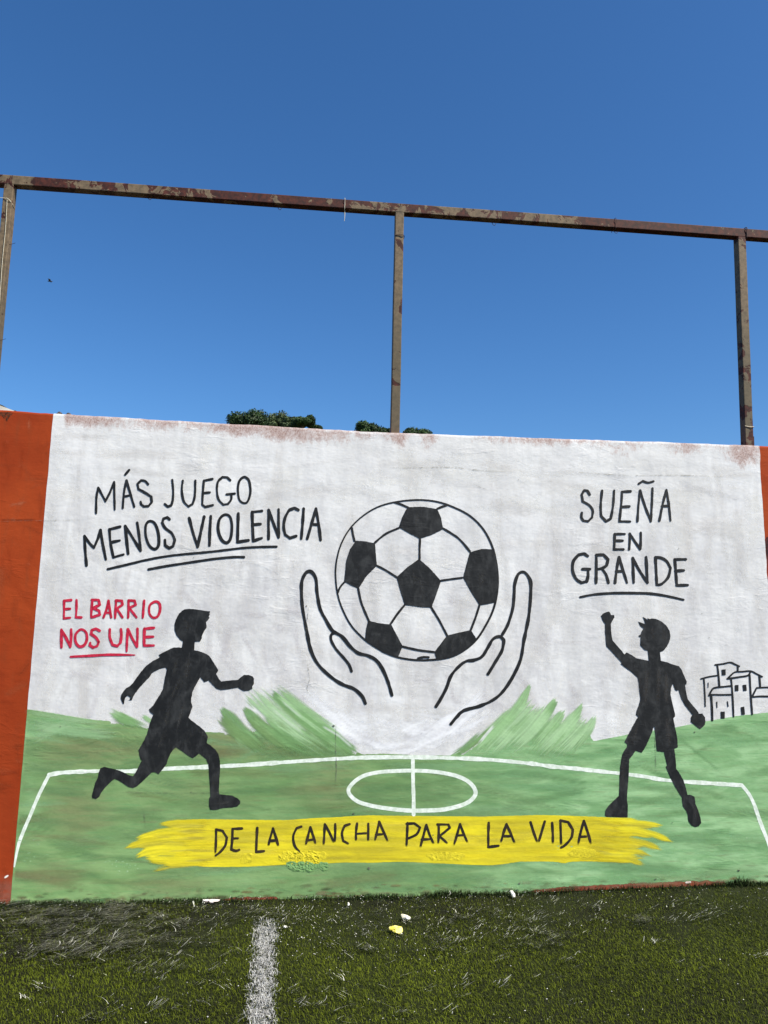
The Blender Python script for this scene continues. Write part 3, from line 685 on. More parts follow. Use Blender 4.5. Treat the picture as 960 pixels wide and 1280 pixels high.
# ---- the hands
R = Ribbons(-.00250)
R.line([(456.7, 879), (452.5, 870), (442.5, 861), (427.5, 855), (412.5, 845), (397.5, 830), (388.7, 812.5), (383.7, 790), (378.3, 760), (377, 740), (377.5, 726.7), (381.7, 717), (386.7, 714), (391.7, 717), (395.3, 725), (396.3, 739), (400, 760), (407.5, 775), (415, 787.5), (420, 791),
        (428, 796), (437.5, 807.5), (447.5, 816), (460, 819.5), (470, 825), (476, 832.5), (481, 842), (486, 855), (490, 869)], 4.1, lim=180, jit=.18)
R.line([(419, 791), (414.5, 793), (414, 800), (420, 811), (430, 822.5), (436.5, 831), (439.5, 839)], 3.4, lim=180, jit=.15)
R.build('painted_hand', BLACKL, label='black outline of the left hand below the painted ball')
R = Ribbons(-.00250)
R.line([(563.5, 905), (571, 896), (580, 888), (600, 882.3), (617.5, 874), (630, 862.5), (642.5, 843), (651, 823), (655, 800), (661, 770), (663.5, 740), (662.5, 725), (655.5, 715.3), (648, 717.5), (643.5, 730), (642.7, 742), (641, 760), (635, 780), (628, 793)], 4.0, lim=180, jit=.18)
R.line([(545, 883), (550, 875), (557.5, 861), (563.7, 845), (572.5, 834), (582.5, 826.5), (592.5, 825), (602.5, 820.5), (610, 809), (616, 799), (623.7, 795.5), (629, 799), (629.5, 804), (627, 814), (620, 826), (614, 836), (610, 842.5)], 3.9, lim=180, jit=.18)
R.build('painted_hand', BLACKL, label='black outline of the right hand below the painted ball')

# ---- the runner
A6 = lambda L: [(170 + a / 6, 750 + b / 6) for a, b in L]
B6 = lambda L: [(110 + a / 6, 860 + b / 6) for a, b in L]
C6 = lambda L: [(190 + a / 6, 880 + b / 6) for a, b in L]
D6 = lambda L: [(70 + a / 6, 700 + b / 6) for a, b in L]
runner = A6([(365, 70), (400, 65), (450, 70), (520, 82), (555, 84), (558, 92), (545, 98), (556, 103), (552, 115), (545, 125), (552, 132), (540, 150), (525, 165), (530, 190), (530, 210), (515, 225), (505, 245), (497, 262), (493, 275), (495, 285), (488, 300), (480, 312), (442, 312), (440, 340), (436, 375), (480, 385), (520, 400), (552, 420), (570, 450), (600, 495),
             (618, 525), (612, 540), (602, 555), (625, 595), (640, 610), (700, 603), (765, 598), (785, 580), (810, 562), (845, 562), (875, 572), (885, 590), (884, 630), (872, 648), (872, 665), (850, 678), (810, 682), (790, 672), (765, 655), (700, 668), (640, 675), (605, 665), (570, 630), (545, 603), (513, 616), (500, 600), (484, 578),
             (465, 610), (440, 655), (425, 690), (415, 740), (414, 765), (424, 800), (410, 840), (396, 878)]) \
    + B6([(755, 225), (800, 260), (840, 290), (870, 315), (890, 345), (900, 365), (893, 400)]) \
    + C6([(412, 292), (440, 310), (475, 340), (500, 375), (510, 430), (512, 480), (506, 560), (502, 640), (505, 675), (560, 682), (600, 685), (640, 705), (662, 725), (662, 745), (640, 768), (600, 775), (540, 778), (510, 785), (480, 793), (435, 792), (428, 760), (428, 710), (438, 690), (436, 640), (430, 560), (426, 490),
          (422, 450), (405, 410), (380, 390), (352, 370), (330, 390), (305, 405), (285, 395), (250, 370), (215, 345), (180, 322), (160, 340), (140, 370), (120, 415)]) \
    + B6([(590, 570), (560, 610), (530, 645), (500, 630), (480, 630), (450, 660), (410, 700), (370, 735), (340, 748), (305, 742), (265, 715), (225, 690), (200, 680), (170, 705), (130, 745), (100, 785), (85, 815), (60, 832), (35, 825), (30, 810), (40, 770), (55, 710), (75, 670), (82, 630), (95, 600), (125, 590), (160, 600), (210, 610),
          (265, 630), (310, 655), (340, 660), (365, 620), (390, 570), (405, 545), (393, 530), (385, 500), (380, 465), (395, 440), (420, 395), (445, 340), (465, 260), (490, 200), (465, 180), (458, 160)]) \
    + A6([(130, 790), (160, 740), (185, 700), (205, 665), (215, 600), (228, 540), (232, 520), (222, 505), (180, 515), (140, 535), (120, 548), (100, 580), (60, 620), (20, 665), (4, 690)]) \
    + B6([(360, 30), (340, 65), (330, 90), (305, 92), (315, 85), (318, 70), (300, 57), (285, 65), (275, 90), (272, 118), (262, 118), (255, 100), (246, 75), (250, 50), (270, 20), (290, -2)]) \
    + D6([(548, 950), (570, 930), (600, 890), (640, 835), (680, 790), (730, 755), (770, 735), (780, 725), (770, 712), (800, 695), (850, 670), (885, 655), (920, 655), (942, 658)]) \
    + A6([(345, 350), (350, 330), (352, 310), (330, 295), (305, 265), (290, 225), (290, 185), (300, 145), (325, 100), (345, 80)])
poly('painted_runner', runner, BLACK, -.00250, cha=0, label='black silhouette of a boy running to the right')
E6 = lambda L: [(740 + a / 6, 755 + b / 6) for a, b in L]
F6 = lambda L: [(740 + a / 6, 890 + b / 6) for a, b in L]
boy = E6([(345, 130), (370, 140), (398, 150), (392, 125), (378, 95), (402, 108), (418, 122), (414, 103), (432, 113), (445, 108), (480, 112), (520, 130), (555, 160), (580, 200), (588, 240), (580, 280), (560, 320), (535, 350), (508, 360), (510, 385), (515, 425), (560, 435), (610, 455), (650, 465), (670, 490), (690, 540), (710, 580), (705, 605), (695, 600),
          (700, 630), (708, 680), (718, 715), (750, 755), (785, 795), (800, 822), (825, 820), (845, 850), (850, 880), (845, 905), (825, 925), (808, 938), (790, 925), (765, 905), (740, 885), (740, 850), (752, 830), (720, 790), (690, 750), (670, 710), (655, 665), (650, 645), (635, 652), (620, 640), (610, 605), (600, 598),
          (590, 640), (588, 680), (598, 730), (610, 780), (620, 820), (622, 845), (608, 855)]) \
    + F6([(612, 60), (620, 110), (632, 160), (640, 210), (642, 265), (615, 275), (622, 320), (628, 370), (630, 425), (650, 450), (670, 485), (685, 510), (700, 560), (715, 620), (740, 622), (768, 635), (775, 690), (795, 735), (812, 790), (818, 830), (800, 855), (775, 862), (745, 850), (722, 820), (715, 770), (705, 740), (680, 705), (675, 670), (672, 640),
          (650, 605), (620, 555), (590, 500), (565, 440), (552, 410), (562, 400), (550, 350), (538, 300), (485, 293), (480, 240), (475, 180), (468, 120), (460, 110), (450, 150), (420, 220), (395, 270), (372, 305), (335, 292), (325, 290), (305, 320), (278, 355), (276, 420), (274, 480), (268, 550), (262, 620), (262, 665), (268, 700), (265, 790),
          (190, 788), (110, 785), (97, 775), (97, 740), (120, 705), (160, 665), (200, 628), (205, 560), (205, 480), (212, 400), (225, 320), (240, 290), (262, 260), (264, 245), (243, 222), (265, 180), (300, 115), (335, 50), (345, 36)]) \
    + E6([(328, 830), (335, 795), (350, 760), (362, 710), (355, 650), (350, 590), (340, 550), (290, 505), (240, 470), (215, 450), (222, 440), (190, 405), (150, 360), (108, 318), (102, 270), (97, 200), (98, 150), (80, 125), (66, 90), (85, 68), (125, 55), (135, 65), (142, 82), (165, 83), (167, 100), (150, 130), (140, 150), (142, 200), (150, 260),
          (155, 275), (190, 315), (225, 355), (242, 378), (258, 362), (290, 378), (330, 405), (370, 415), (425, 425), (422, 385), (418, 350), (395, 345), (375, 325), (360, 310), (362, 285), (365, 245), (355, 250), (348, 238), (365, 225), (372, 205), (385, 182), (362, 165)])
poly('painted_boy', boy, BLACK, -.00250, cha=0, label='black silhouette of a boy raising his fist')

ST = []
for pts in ([(232, 775), (236, 792)], [(222, 822), (216, 850)], [(236, 820), (232, 850)], [(228, 845), (214, 876)], [(212, 880), (205, 905)], [(226, 884), (218, 912)], [(240, 905), (258, 922)], [(205, 915), (196, 938)], [(242, 912), (236, 925)], [(270, 960), (269, 990)], [(268, 1003), (290, 1004)]):
    for i in range(3):
        o_ = RR.uniform(-4, 4); ST.append(dict(p=[(pts[0][0] + o_, pts[0][1] + RR.uniform(-3, 3)), (pts[1][0] + o_, pts[1][1] + RR.uniform(-3, 3))], w=RR.uniform(2.5, 6), c=lin(70, 70, 69), a=RR.uniform(.15, .45), tip=8, tail=10, hard=.3, dry=.7, seed=i + int(pts[0][0])))
for pts in ([(816, 782), (818, 800)], [(828, 785), (830, 806)], [(808, 838), (806, 880)], [(822, 836), (820, 882)], [(834, 840), (834, 880)], [(800, 845), (802, 870)], [(795, 905), (788, 930)], [(834, 900), (838, 930)], [(779, 950), (777, 985)], [(870, 893), (872, 902)], [(765, 1008), (775, 1014)], [(868, 1008), (870, 1026)]):
    for i in range(3):
        o_ = RR.uniform(-3, 3); ST.append(dict(p=[(pts[0][0] + o_, pts[0][1] + RR.uniform(-3, 3)), (pts[1][0] + o_, pts[1][1] + RR.uniform(-3, 3))], w=RR.uniform(2.5, 6), c=lin(72, 70, 68), a=RR.uniform(.15, .45), tip=8, tail=10, hard=.3, dry=.7, seed=i + int(pts[0][0])))
for i in range(20):
    cx, cy = RR.choice([(535, 740), (537, 740), (524, 651), (607, 720), (607, 740), (447, 706), (447, 715), (478, 798), (572, 803), (520, 720)]); x = cx + RR.uniform(-8, 4) - 8 * (cx == 535); y = cy + RR.uniform(-8, 8)
    ST.append(dict(p=[(x, y - 7), (x + 1, y + 7)], w=RR.uniform(3, 6), c=lin(74, 74, 73), a=RR.uniform(.2, .5), tip=6, tail=8, hard=.3, dry=.7, seed=i))
canvas('black_brush_marks', 118, 630, 880, 1030, 1.6, -.00300, ST, 'thinner worn brush marks in the black figures')

# ---- the little houses
H6 = lambda L: [(860 + a / 9.6, 800 + b / 9.6) for a, b in L]
R = Ribbons(-.00250)
for L, wd in [([(155, 465), (250, 440), (350, 425)], 1.9), ([(190, 470), (200, 640), (205, 795)], 1.9), ([(350, 300), (365, 430), (375, 560)], 2.3), ([(325, 297), (420, 285), (505, 268), (560, 290), (615, 315)], 2.1), ([(595, 318), (595, 375)], 2.3),
              ([(470, 462), (510, 425), (560, 385), (650, 378), (750, 372), (820, 405), (888, 440)], 2.0), ([(480, 463), (600, 445), (715, 425), (750, 375)], 2.4), ([(515, 460), (530, 620), (545, 918)], 2.2), ([(738, 420), (750, 640), (768, 890)], 2.4), ([(855, 430), (865, 565)], 2.4),
              ([(250, 665), (290, 590), (330, 570), (420, 560), (515, 550)], 2.3), ([(275, 655), (400, 657), (512, 655)], 2.2), ([(275, 660), (285, 800), (290, 962)], 3.0),
              ([(775, 665), (820, 575), (900, 568), (1010, 566), (1070, 640)], 2.1), ([(775, 682), (870, 675), (1070, 678)], 2.2), ([(1040, 680), (1046, 850)], 2.2)]:
    R.line(H6(L), wd, jit=.12)
houses = R.build('painted_houses', BLACKL, label='small black outline of stacked houses painted on the hill')
for L in [[(400, 355), (450, 350), (450, 420), (405, 425)], [(560, 540), (604, 538), (603, 610), (562, 612)], [(652, 538), (698, 534), (702, 608), (662, 612)], [(234, 508), (246, 510), (244, 570), (236, 572)], [(337, 738), (350, 738), (352, 812), (340, 814)], [(464, 732), (478, 735), (486, 800), (472, 802)]]:
    poly('window', H6(L), BLACKL, -.00250, houses, cha=0, jit=.1)
for L in [[(630, 805), (672, 798), (682, 895), (640, 895)], [(390, 858), (440, 858), (438, 942), (392, 942)]]:
    poly('door', H6(L), BLACKL, -.00250, houses, cha=0, jit=.1)

# ---- lettering
def word(letters, fx, wpx, mat, label, dry=False, y=-.00250):
    root = None
    for strokes in letters:
        R = Ribbons(y)
        for st in strokes:
            closed = st[0] == 'O'
            pts = [fx(*p) for p in (st[1:] if closed else st)]
            R.line(pts, wpx, closed=closed, jit=.19, fade=(0, .3) if dry and len(split_corners(pts, 38)) == 1 else (0, 0), taper=(.95, .6) if dry and len(split_corners(pts, 38)) == 1 else (1, .9), lim=38)
        if root is None: root = R.build('painted_word', mat, wall, label)
        else: R.build('letter', mat, root)
f1 = lambda a, b: (100 + a / 6, 580 + b / 6)
f2 = lambda a, b: (250 + a / 6, 580 + b / 6)
word([[[(122, 368), (125, 250), (138, 178), (165, 228), (192, 278), (225, 215), (257, 135), (259, 230), (262, 342)]],
      [[(322, 330), (332, 210), (350, 125), (380, 225), (408, 320)], [(330, 245), (375, 235)]], [[(340, 80), (370, 45)]],
      [[(512, 152), (490, 128), (460, 122), (432, 150), (440, 188), (490, 215), (535, 245), (540, 285), (515, 315), (480, 318), (460, 302), (456, 283)]]], f1, 2.9, BLACKL, 'black lettering MÁS')
word([[[(693, 120), (700, 200), (697, 270), (685, 310), (660, 320), (637, 300)]], [[(772, 125), (765, 200), (780, 280), (815, 318), (845, 300), (862, 240), (866, 125)]],
      [[(995, 112), (930, 125), (922, 220), (918, 305), (940, 322), (998, 308)], [(922, 218), (975, 213)]],
      [[(1128, 122), (1105, 100), (1070, 98), (1035, 135), (1028, 200), (1040, 265), (1075, 305), (1110, 300), (1135, 265), (1135, 228)], [(1100, 228), (1162, 222)]],
      [['O', (1230, 98), (1195, 130), (1185, 195), (1195, 265), (1225, 292), (1255, 285), (1275, 235), (1278, 180), (1265, 120)]]],
     lambda a, b: f1(a, b) if a < 900 else f2(a - 900, b), 2.9, BLACKL, 'black lettering JUEGO')
word([[[(50, 760), (40, 640), (35, 540), (70, 590), (105, 628), (135, 560), (155, 495), (170, 590), (195, 715)]], [[(302, 470), (222, 490), (230, 590), (252, 700), (328, 678)], [(235, 588), (300, 573)]],
      [[(362, 672), (350, 560), (340, 465), (395, 550), (455, 650), (445, 540), (430, 440)]], [['O', (525, 428), (495, 460), (495, 540), (520, 610), (560, 638), (590, 610), (590, 530), (565, 450)]],
      [[(672, 415), (655, 400), (628, 410), (618, 440), (640, 480), (690, 520), (712, 570), (700, 615), (670, 632), (640, 610), (638, 570)]]], f1, 3.5, BLACKL, 'black lettering MENOS')
word([[[(-80, 405), (-50, 520), (-17, 620), (5, 520), (32, 395)]], [[(82, 392), (75, 500), (72, 610)]], [['O', (185, 380), (145, 420), (138, 500), (165, 570), (205, 590), (232, 550), (240, 460), (225, 395)]],
      [[(288, 372), (285, 480), (282, 585), (365, 572)]], [[(465, 352), (392, 360), (395, 460), (400, 577), (465, 555)], [(398, 455), (455, 450)]], [[(515, 562), (515, 450), (515, 345), (550, 440), (590, 550), (590, 450), (590, 340)]],
      [[(738, 345), (710, 330), (670, 345), (640, 400), (628, 470), (640, 530), (675, 555), (722, 540)]], [[(778, 335), (770, 450), (760, 560)]], [[(805, 560), (840, 440), (870, 335), (890, 450), (905, 570)], [(840, 452), (885, 455)]]],
     f2, 3.6, BLACKL, 'black lettering VIOLENCIA')
R = Ribbons(-.00250)
R.line([f1(*p) for p in [(210, 788), (350, 755), (520, 715), (700, 685), (960, 660)]] + [f2(*p) for p in [(150, 650), (320, 630), (450, 622), (575, 620)]], 2.9)
R.build('underline', BLACKL, label='longer upper black stroke under MENOS VIOLENCIA')
R = Ribbons(-.00250)
R.line([f1(*p) for p in [(515, 790), (650, 765), (800, 742), (960, 718)]] + [f2(*p) for p in [(120, 710), (250, 698), (330, 698)]], 3.1)
R.build('underline', BLACKL, label='shorter lower black stroke under MENOS VIOLENCIA')
f3 = lambda a, b: (710 + a / 6, 595 + b / 6)
word([[[(162, 140), (145, 110), (120, 108), (102, 140), (110, 190), (160, 220), (185, 260), (180, 310), (150, 340), (115, 335), (100, 310), (103, 275)]], [[(255, 110), (245, 220), (248, 300), (285, 340), (320, 320), (338, 220), (345, 110)]],
      [[(468, 115), (405, 118), (398, 220), (385, 340), (465, 342)], [(400, 232), (460, 228)]], [[(520, 340), (528, 220), (540, 110), (575, 220), (620, 340), (628, 220), (633, 92)]], [[(530, 58), (560, 38), (600, 50), (640, 40)]],
      [[(685, 335), (710, 210), (737, 105), (755, 210), (768, 335)], [(705, 225), (755, 225)]]], f3, 3.0, BLACKL, 'black lettering SUEÑA')
word([[[(425, 435), (350, 435), (348, 490), (345, 550), (415, 550)], [(352, 485), (410, 485)]], [[(458, 550), (462, 490), (462, 432), (500, 490), (540, 548), (545, 490), (545, 425)]]], f3, 3.1, BLACKL, 'black lettering EN')
word([[[(148, 600), (120, 582), (80, 590), (40, 640), (35, 710), (60, 770), (100, 800), (140, 790), (150, 750), (150, 705)], [(108, 698), (165, 698)]], [[(210, 800), (212, 700), (212, 592)], [(212, 592), (265, 590), (300, 625), (290, 670), (255, 692), (218, 698)], [(255, 695), (285, 740), (303, 800)]],
      [[(352, 800), (365, 700), (382, 608), (410, 700), (442, 800)], [(362, 715), (412, 715)]], [[(492, 800), (488, 700), (485, 615), (530, 700), (595, 800), (590, 700), (585, 608)]],
      [[(655, 615), (660, 700), (665, 815), (700, 810), (750, 760), (768, 690), (740, 640), (700, 615), (655, 610)]], [[(882, 625), (800, 625), (808, 720), (815, 820), (897, 818)], [(805, 712), (868, 708)]]], f3, 3.5, BLACKL, 'black lettering GRANDE')
R = Ribbons(-.00250)
R.line([f3(*p) for p in [(92, 908), (200, 888), (350, 878), (500, 878), (620, 882), (740, 900), (865, 928)]], 3.4, taper=(.8, .8))
R.build('underline', BLACKL, label='curved black stroke under GRANDE')
f4 = lambda a, b: (70 + a / 6, 700 + b / 6)
word([[[(115, 300), (62, 305), (62, 370), (60, 438), (108, 432)], [(62, 368), (108, 365)]], [[(155, 300), (155, 370), (150, 430), (193, 430)]]], f4, 2.9, RED, 'red lettering EL')
word([[[(275, 300), (268, 370), (265, 425)], [(270, 298), (320, 300), (330, 335), (280, 360)], [(280, 362), (325, 380), (330, 410), (268, 430)]], [[(358, 430), (380, 370), (395, 305), (405, 370), (415, 430)], [(370, 395), (410, 395)]],
      [[(452, 305), (448, 370), (445, 435)], [(450, 303), (495, 305), (500, 335), (455, 365)], [(460, 368), (500, 430)]], [[(545, 305), (545, 370), (542, 432)], [(545, 303), (590, 305), (600, 335), (550, 360)], [(555, 365), (605, 430)]], [[(662, 305), (657, 370), (652, 432)]],
      [['O', (745, 312), (705, 340), (702, 400), (730, 432), (765, 420), (782, 370), (775, 325)]]], f4, 3.2, RED, 'red lettering BARRIO')
word([[[(42, 655), (42, 590), (42, 522), (75, 580), (108, 650), (115, 590), (115, 520)]], [['O', (190, 520), (150, 555), (148, 610), (175, 648), (210, 640), (232, 600), (228, 545)]], [[(328, 530), (300, 515), (270, 525), (265, 555), (300, 580), (322, 615), (310, 645), (280, 655), (255, 640), (258, 620)]]], f4, 3.4, RED, 'red lettering NOS')
word([[[(405, 520), (405, 580), (425, 635), (460, 645), (485, 620), (492, 560), (488, 518)]], [[(532, 650), (535, 590), (540, 520), (570, 580), (608, 650), (612, 590), (612, 515)], [(532, 650), (531, 684)]], [[(735, 508), (665, 515), (662, 580), (662, 642), (735, 640)], [(665, 578), (730, 575)]]], f4, 3.4, RED, 'red lettering UNE')
R = Ribbons(-.00250); R.line([f4(*p) for p in [(112, 725), (250, 718), (400, 710), (592, 712)]], 3.4, taper=(.8, .4))
R.build('underline', RED, label='red stroke under NOS UNE')
f5 = lambda a, b: (260 + a / 6, 1005 + b / 6)
f6 = lambda a, b: (400 + a / 4.8, 1005 + b / 4.8)
f7 = lambda a, b: (590 + a / 6, 1005 + b / 6)
word([[[(62, 190), (60, 290), (55, 388)], [(62, 190), (110, 200), (142, 250), (130, 310), (90, 360), (58, 385)]], [[(255, 182), (185, 185), (182, 270), (175, 340), (210, 350), (235, 342)], [(185, 258), (238, 255)]]], f5, 3.2, DRY, 'black brushed lettering DE', True)
word([[[(370, 178), (365, 270), (362, 358), (420, 352)]], [[(488, 182), (468, 250), (450, 325)], [(488, 182), (510, 250), (532, 328)], [(465, 275), (515, 272)]]], f5, 3.3, DRY, 'black brushed lettering LA, the first one', True)
word([[[(700, 168), (665, 180), (640, 240), (650, 310), (685, 355)]], [[(768, 172), (750, 240), (730, 320)], [(768, 172), (790, 240), (812, 312)], [(745, 272), (800, 262)]], [[(876, 155), (872, 240), (866, 320)], [(876, 150), (915, 220), (950, 300)], [(954, 150), (954, 220), (950, 298)]],
      [[(1062, 150), (1025, 162), (1005, 216), (1014, 275), (1050, 295)]], [[(1118, 145), (1110, 215), (1110, 288)], [(1202, 147), (1202, 215), (1200, 288)], [(1115, 222), (1202, 217)]], [[(1284, 132), (1266, 215), (1248, 288)], [(1284, 132), (1320, 215), (1356, 294)], [(1260, 228), (1320, 225)]]], f5, 3.1, DRY, 'black brushed lettering CANCHA', True)
word([[[(525, 112), (522, 190), (518, 268)], [(520, 118), (565, 115), (600, 140), (580, 180), (530, 205)]], [[(638, 125), (620, 190), (598, 272)], [(638, 125), (660, 190), (688, 248)], [(610, 212), (670, 210)]], [[(712, 125), (712, 190), (708, 248)], [(705, 122), (770, 122), (778, 142), (720, 190)], [(715, 190), (770, 240)]],
      [[(840, 120), (820, 190), (800, 258)], [(840, 120), (865, 185), (890, 240)], [(820, 188), (870, 185)]]], f6, 3.1, DRY, 'black brushed lettering PARA', True)
word([[[(125, 140), (122, 230), (122, 322), (198, 312)]], [[(258, 150), (235, 220), (212, 300)], [(258, 150), (290, 220), (325, 305)], [(230, 240), (300, 240)]]], f7, 3.3, DRY, 'black brushed lettering LA, the second one', True)
word([[[(438, 135), (465, 220), (495, 300)], [(545, 130), (518, 220), (495, 300)]], [[(600, 140), (605, 220), (606, 310)]], [[(662, 125), (665, 220), (668, 322)], [(662, 122), (720, 135), (755, 190), (745, 250), (700, 305), (668, 325)]], [[(838, 125), (812, 220), (792, 318)], [(838, 125), (870, 220), (895, 315)], [(805, 245), (870, 242)]]],
     f7, 3.3, DRY, 'black brushed lettering VIDA', True)

# ---- cracks, pits, stains on the wall
R = Ribbons(-.00320)
for pts, wd in [([(420, 905), (419.5, 930), (420.5, 960), (419, 984)], .7), ([(386, 758), (384, 775), (381.5, 795)], .5), ([(384, 830), (387, 848), (384, 862), (391, 872)], .5), ([(180, 1015), (181.5, 1030), (182, 1036)], .5), ([(818, 905), (819, 940), (819.5, 965)], .5),
                ([(150, 990), (200, 991), (250, 991), (290, 990)], .4), ([(0, 652), (60, 650.5), (112, 650)], .3), ([(480, 583), (500, 585), (560, 584), (600, 588), (640, 590)], .4), ([(720, 590), (780, 594), (850, 594), (905, 596)], .4), ([(590, 604), (600, 609), (608, 612)], .5)]:
    R = Ribbons(-.00320); R.line(pts, wd, taper=(.3, .3), jit=.6, lim=180); R.build('crack', CRACK_L)
for px, py, r in [(417, 907, 1.6), (383, 757.5, 1.1), (239, 990, .9), (75.5, 908, .9), (886, 797, .7), (877, 767, .6), (541.5, 1043.5, .9), (461, 1085, 2.0), (442, 1017, 1.5), (868, 915, 1.0), (840, 1100 - 72, .8), (923, 1088, 1.6), (649, 1104, 1.5), (819, 1099, 1.3), (648, 600, .7), (848, 686, .7), (242, 697, .7)]:
    poly('pit', [(px + r * math.cos(a) * random.uniform(.6, 1.2), py + r * .8 * math.sin(a) * random.uniform(.6, 1.2)) for a in [i * .785 for i in range(8)]], CRACK, -.00325, jit=.1)
STAIN = m_flat('dark_stain', lin(62, 36, 20), lin(110, 60, 32), 60, alpha_s=.47)
poly('stain', [(-6, 515), (18, 515), (14, 519), (10.5, 523), (8.5, 528), (6, 523), (1, 519), (-6, 518)], STAIN, -.0004, jit=.6, label='dark stain at the top of the left orange section')
CHIP = m_flat('pale_chip', lin(205, 180, 160), lin(240, 235, 225), 40)
poly('chip', [(5, 1096), (10, 1093), (11, 1095), (6, 1098.5)], CHIP, -.0004, jit=.2)
poly('chip', [(857, 1101.5), (863, 1101), (864, 1104), (856, 1104)], CHIP, -.00130, jit=.2)
RUSTB = m_flat('old_red_paint', lin(150, 62, 40), lin(182, 92, 66), 30)
poly('maroon_patch', [(955.6, 671), (966, 672), (975, 700), (972, 723), (960.6, 722), (958.5, 700)], MAROON, -.0003, jit=.3, label='dark maroon patch beside the mural')  # flat dark maroon patch just outside the white coat's right edge
# faint chalky chips low on the green
R = Ribbons(-.00130)
PALE = m_flat('pale_green_chip', lin(150, 190, 140), lin(176, 208, 160), 50, alpha_s=.5)
for _ in range(70):
    cx, cy, sx, sy = random.choice([(138, 1082, 14, 5), (165, 1083, 10, 4), (30, 1060, 12, 12), (100, 1128, 50, 2), (690, 1112 - 70, 30, 20), (860, 1000, 50, 40), (720, 1096, 60, 5)])
    x = random.gauss(cx, sx); y = random.gauss(cy, sy); a = random.uniform(-.6, .6); l = random.uniform(1, 4)
    R.line([(x, y), (x + l * math.cos(a), y + l * math.sin(a))], random.uniform(.5, 1.3), jit=.3)
R.build('scuff', PALE, label='pale scuffs in the green paint')['kind'] = 'stuff'
# rough spalled patches of render, real relief
def spall(cx, cy, w_, h_, mat, amp, seed, nx=110, nz=36, label=None, low=.0007):
    V = []; F = []
    for j in range(nz + 1):
        for i in range(nx + 1):
            u = i / nx * 2 - 1; v = j / nz * 2 - 1
            px = cx + u * w_; py = cy - v * h_
            x, z = W(px, py)
            e = max(0, 1 - (abs(u) ** 2.2 + abs(v) ** 2.2) + .9 * vnoise(x, z, 17, seed) + .4 * vnoise(x, z, 50, seed))
            e = min(1, e * 1.6)
            n = .9 * vnoise(x, z, 48, seed) + .7 * vnoise(x, z, 120, seed + 2) + .35 * vnoise(x, z, 300, seed + 2)
            hgt = (e * (low + amp * .55 * n) if e > 0 else -.0016)
            V.append((x, -.0022 - hgt, z))
    for j in range(nz):
        for i in range(nx):
            a = j * (nx + 1) + i; F.append((a, a + 1, a + nx + 2, a + nx + 1))
    o = mesh('spalled_patch', V, F, mat, wall); 
    if label: o['label'] = label
M_YR = m_flat('yellow_rough_paint', lin(200, 184, 40), lin(228, 211, 46), 60, bumpk=.5)
M_GR = m_flat('green_rough_paint', lin(106, 146, 88), lin(124, 162, 102), 60, bumpk=.5)
spall(379, 1071, 31, 8.5, M_YR, .0072, 3, label='rough spalled render on the yellow band')
spall(381, 1083, 29, 6.5, M_GR, .0072, 5, label='rough spalled render below the yellow band')
spall(557, 1070, 24, 6.0, M_YR, .0026, 8, label='fine pimpled render under PARA', low=.0002)
spall(308, 1073, 8, 7, M_YR, .0030, 12, 26, 22, label='small chip in the yellow band', low=.0002)
spall(727, 1066, 18, 6, M_YR, .0020, 15, 40, 20, label='pimpled yellow render under VIDA', low=.0002)

# ------------------------------------------------------------------ steel frame on the wall
def m_steel():
    s = N('peeling_steel_paint', .7, .35); p = s.pos()
    n1 = s.noise(s.mapv(p, (1.0, 1, 1.0)), 7.5, 6, .62, .7)
    n2 = s.noise(s.mapv(p, (1, 1, 1)), 34, 4, .6)
    n3 = s.noise(s.mapv(p, (1, 1, .3)), 60, 3, .6)
    paint = s.mix(s.ramp(n2, .3, .7), lin(96, 82, 63), lin(130, 111, 86))
    sp = s.n('ShaderNodeSeparateXYZ'); s.L(p, sp.inputs[0])
    paint = s.mix(s.math('MULTIPLY', s.ramp(sp.outputs[2], 3.7, 3.0), .55), paint, lin(84, 80, 64))
    rust = s.mix(s.ramp(n2, .35, .68), lin(52, 22, 15), lin(90, 42, 29))
    rust = s.mix(s.math('MULTIPLY', s.ramp(n3, .5, .7), .4), rust, lin(34, 18, 15))
    gx = s.math('MULTIPLY', s.ramp(s.math('ABSOLUTE', s.math('SUBTRACT', sp.outputs[0], 2.15)), .75, .2), .16)
    gx2 = s.math('MULTIPLY', s.ramp(s.math('ABSOLUTE', s.math('ADD', sp.outputs[0], .30)), .7, .3), .10)
    k_ = s.math('ADD', s.math('ADD', n1, gx), gx2)
    hz = s.ramp(sp.outputs[2], 3.93, 3.985, -.10, .015)
    k_ = s.math('ADD', k_, hz)
    f = s.ramp(k_, .515, .545)
    s.color(s.mix(f, paint, rust))
    h = s.math('SUBTRACT', s.math('MULTIPLY', n2, .3), f)
    s.bump(h, .8, .0012); return s.m
STEEL = m_steel()
frame = empty('steel_frame', (0.49, .09, 2.58))
frame['kind'] = 'thing'
tag(frame, 'rusty steel frame of posts and a top beam standing on the wall', 'frame')
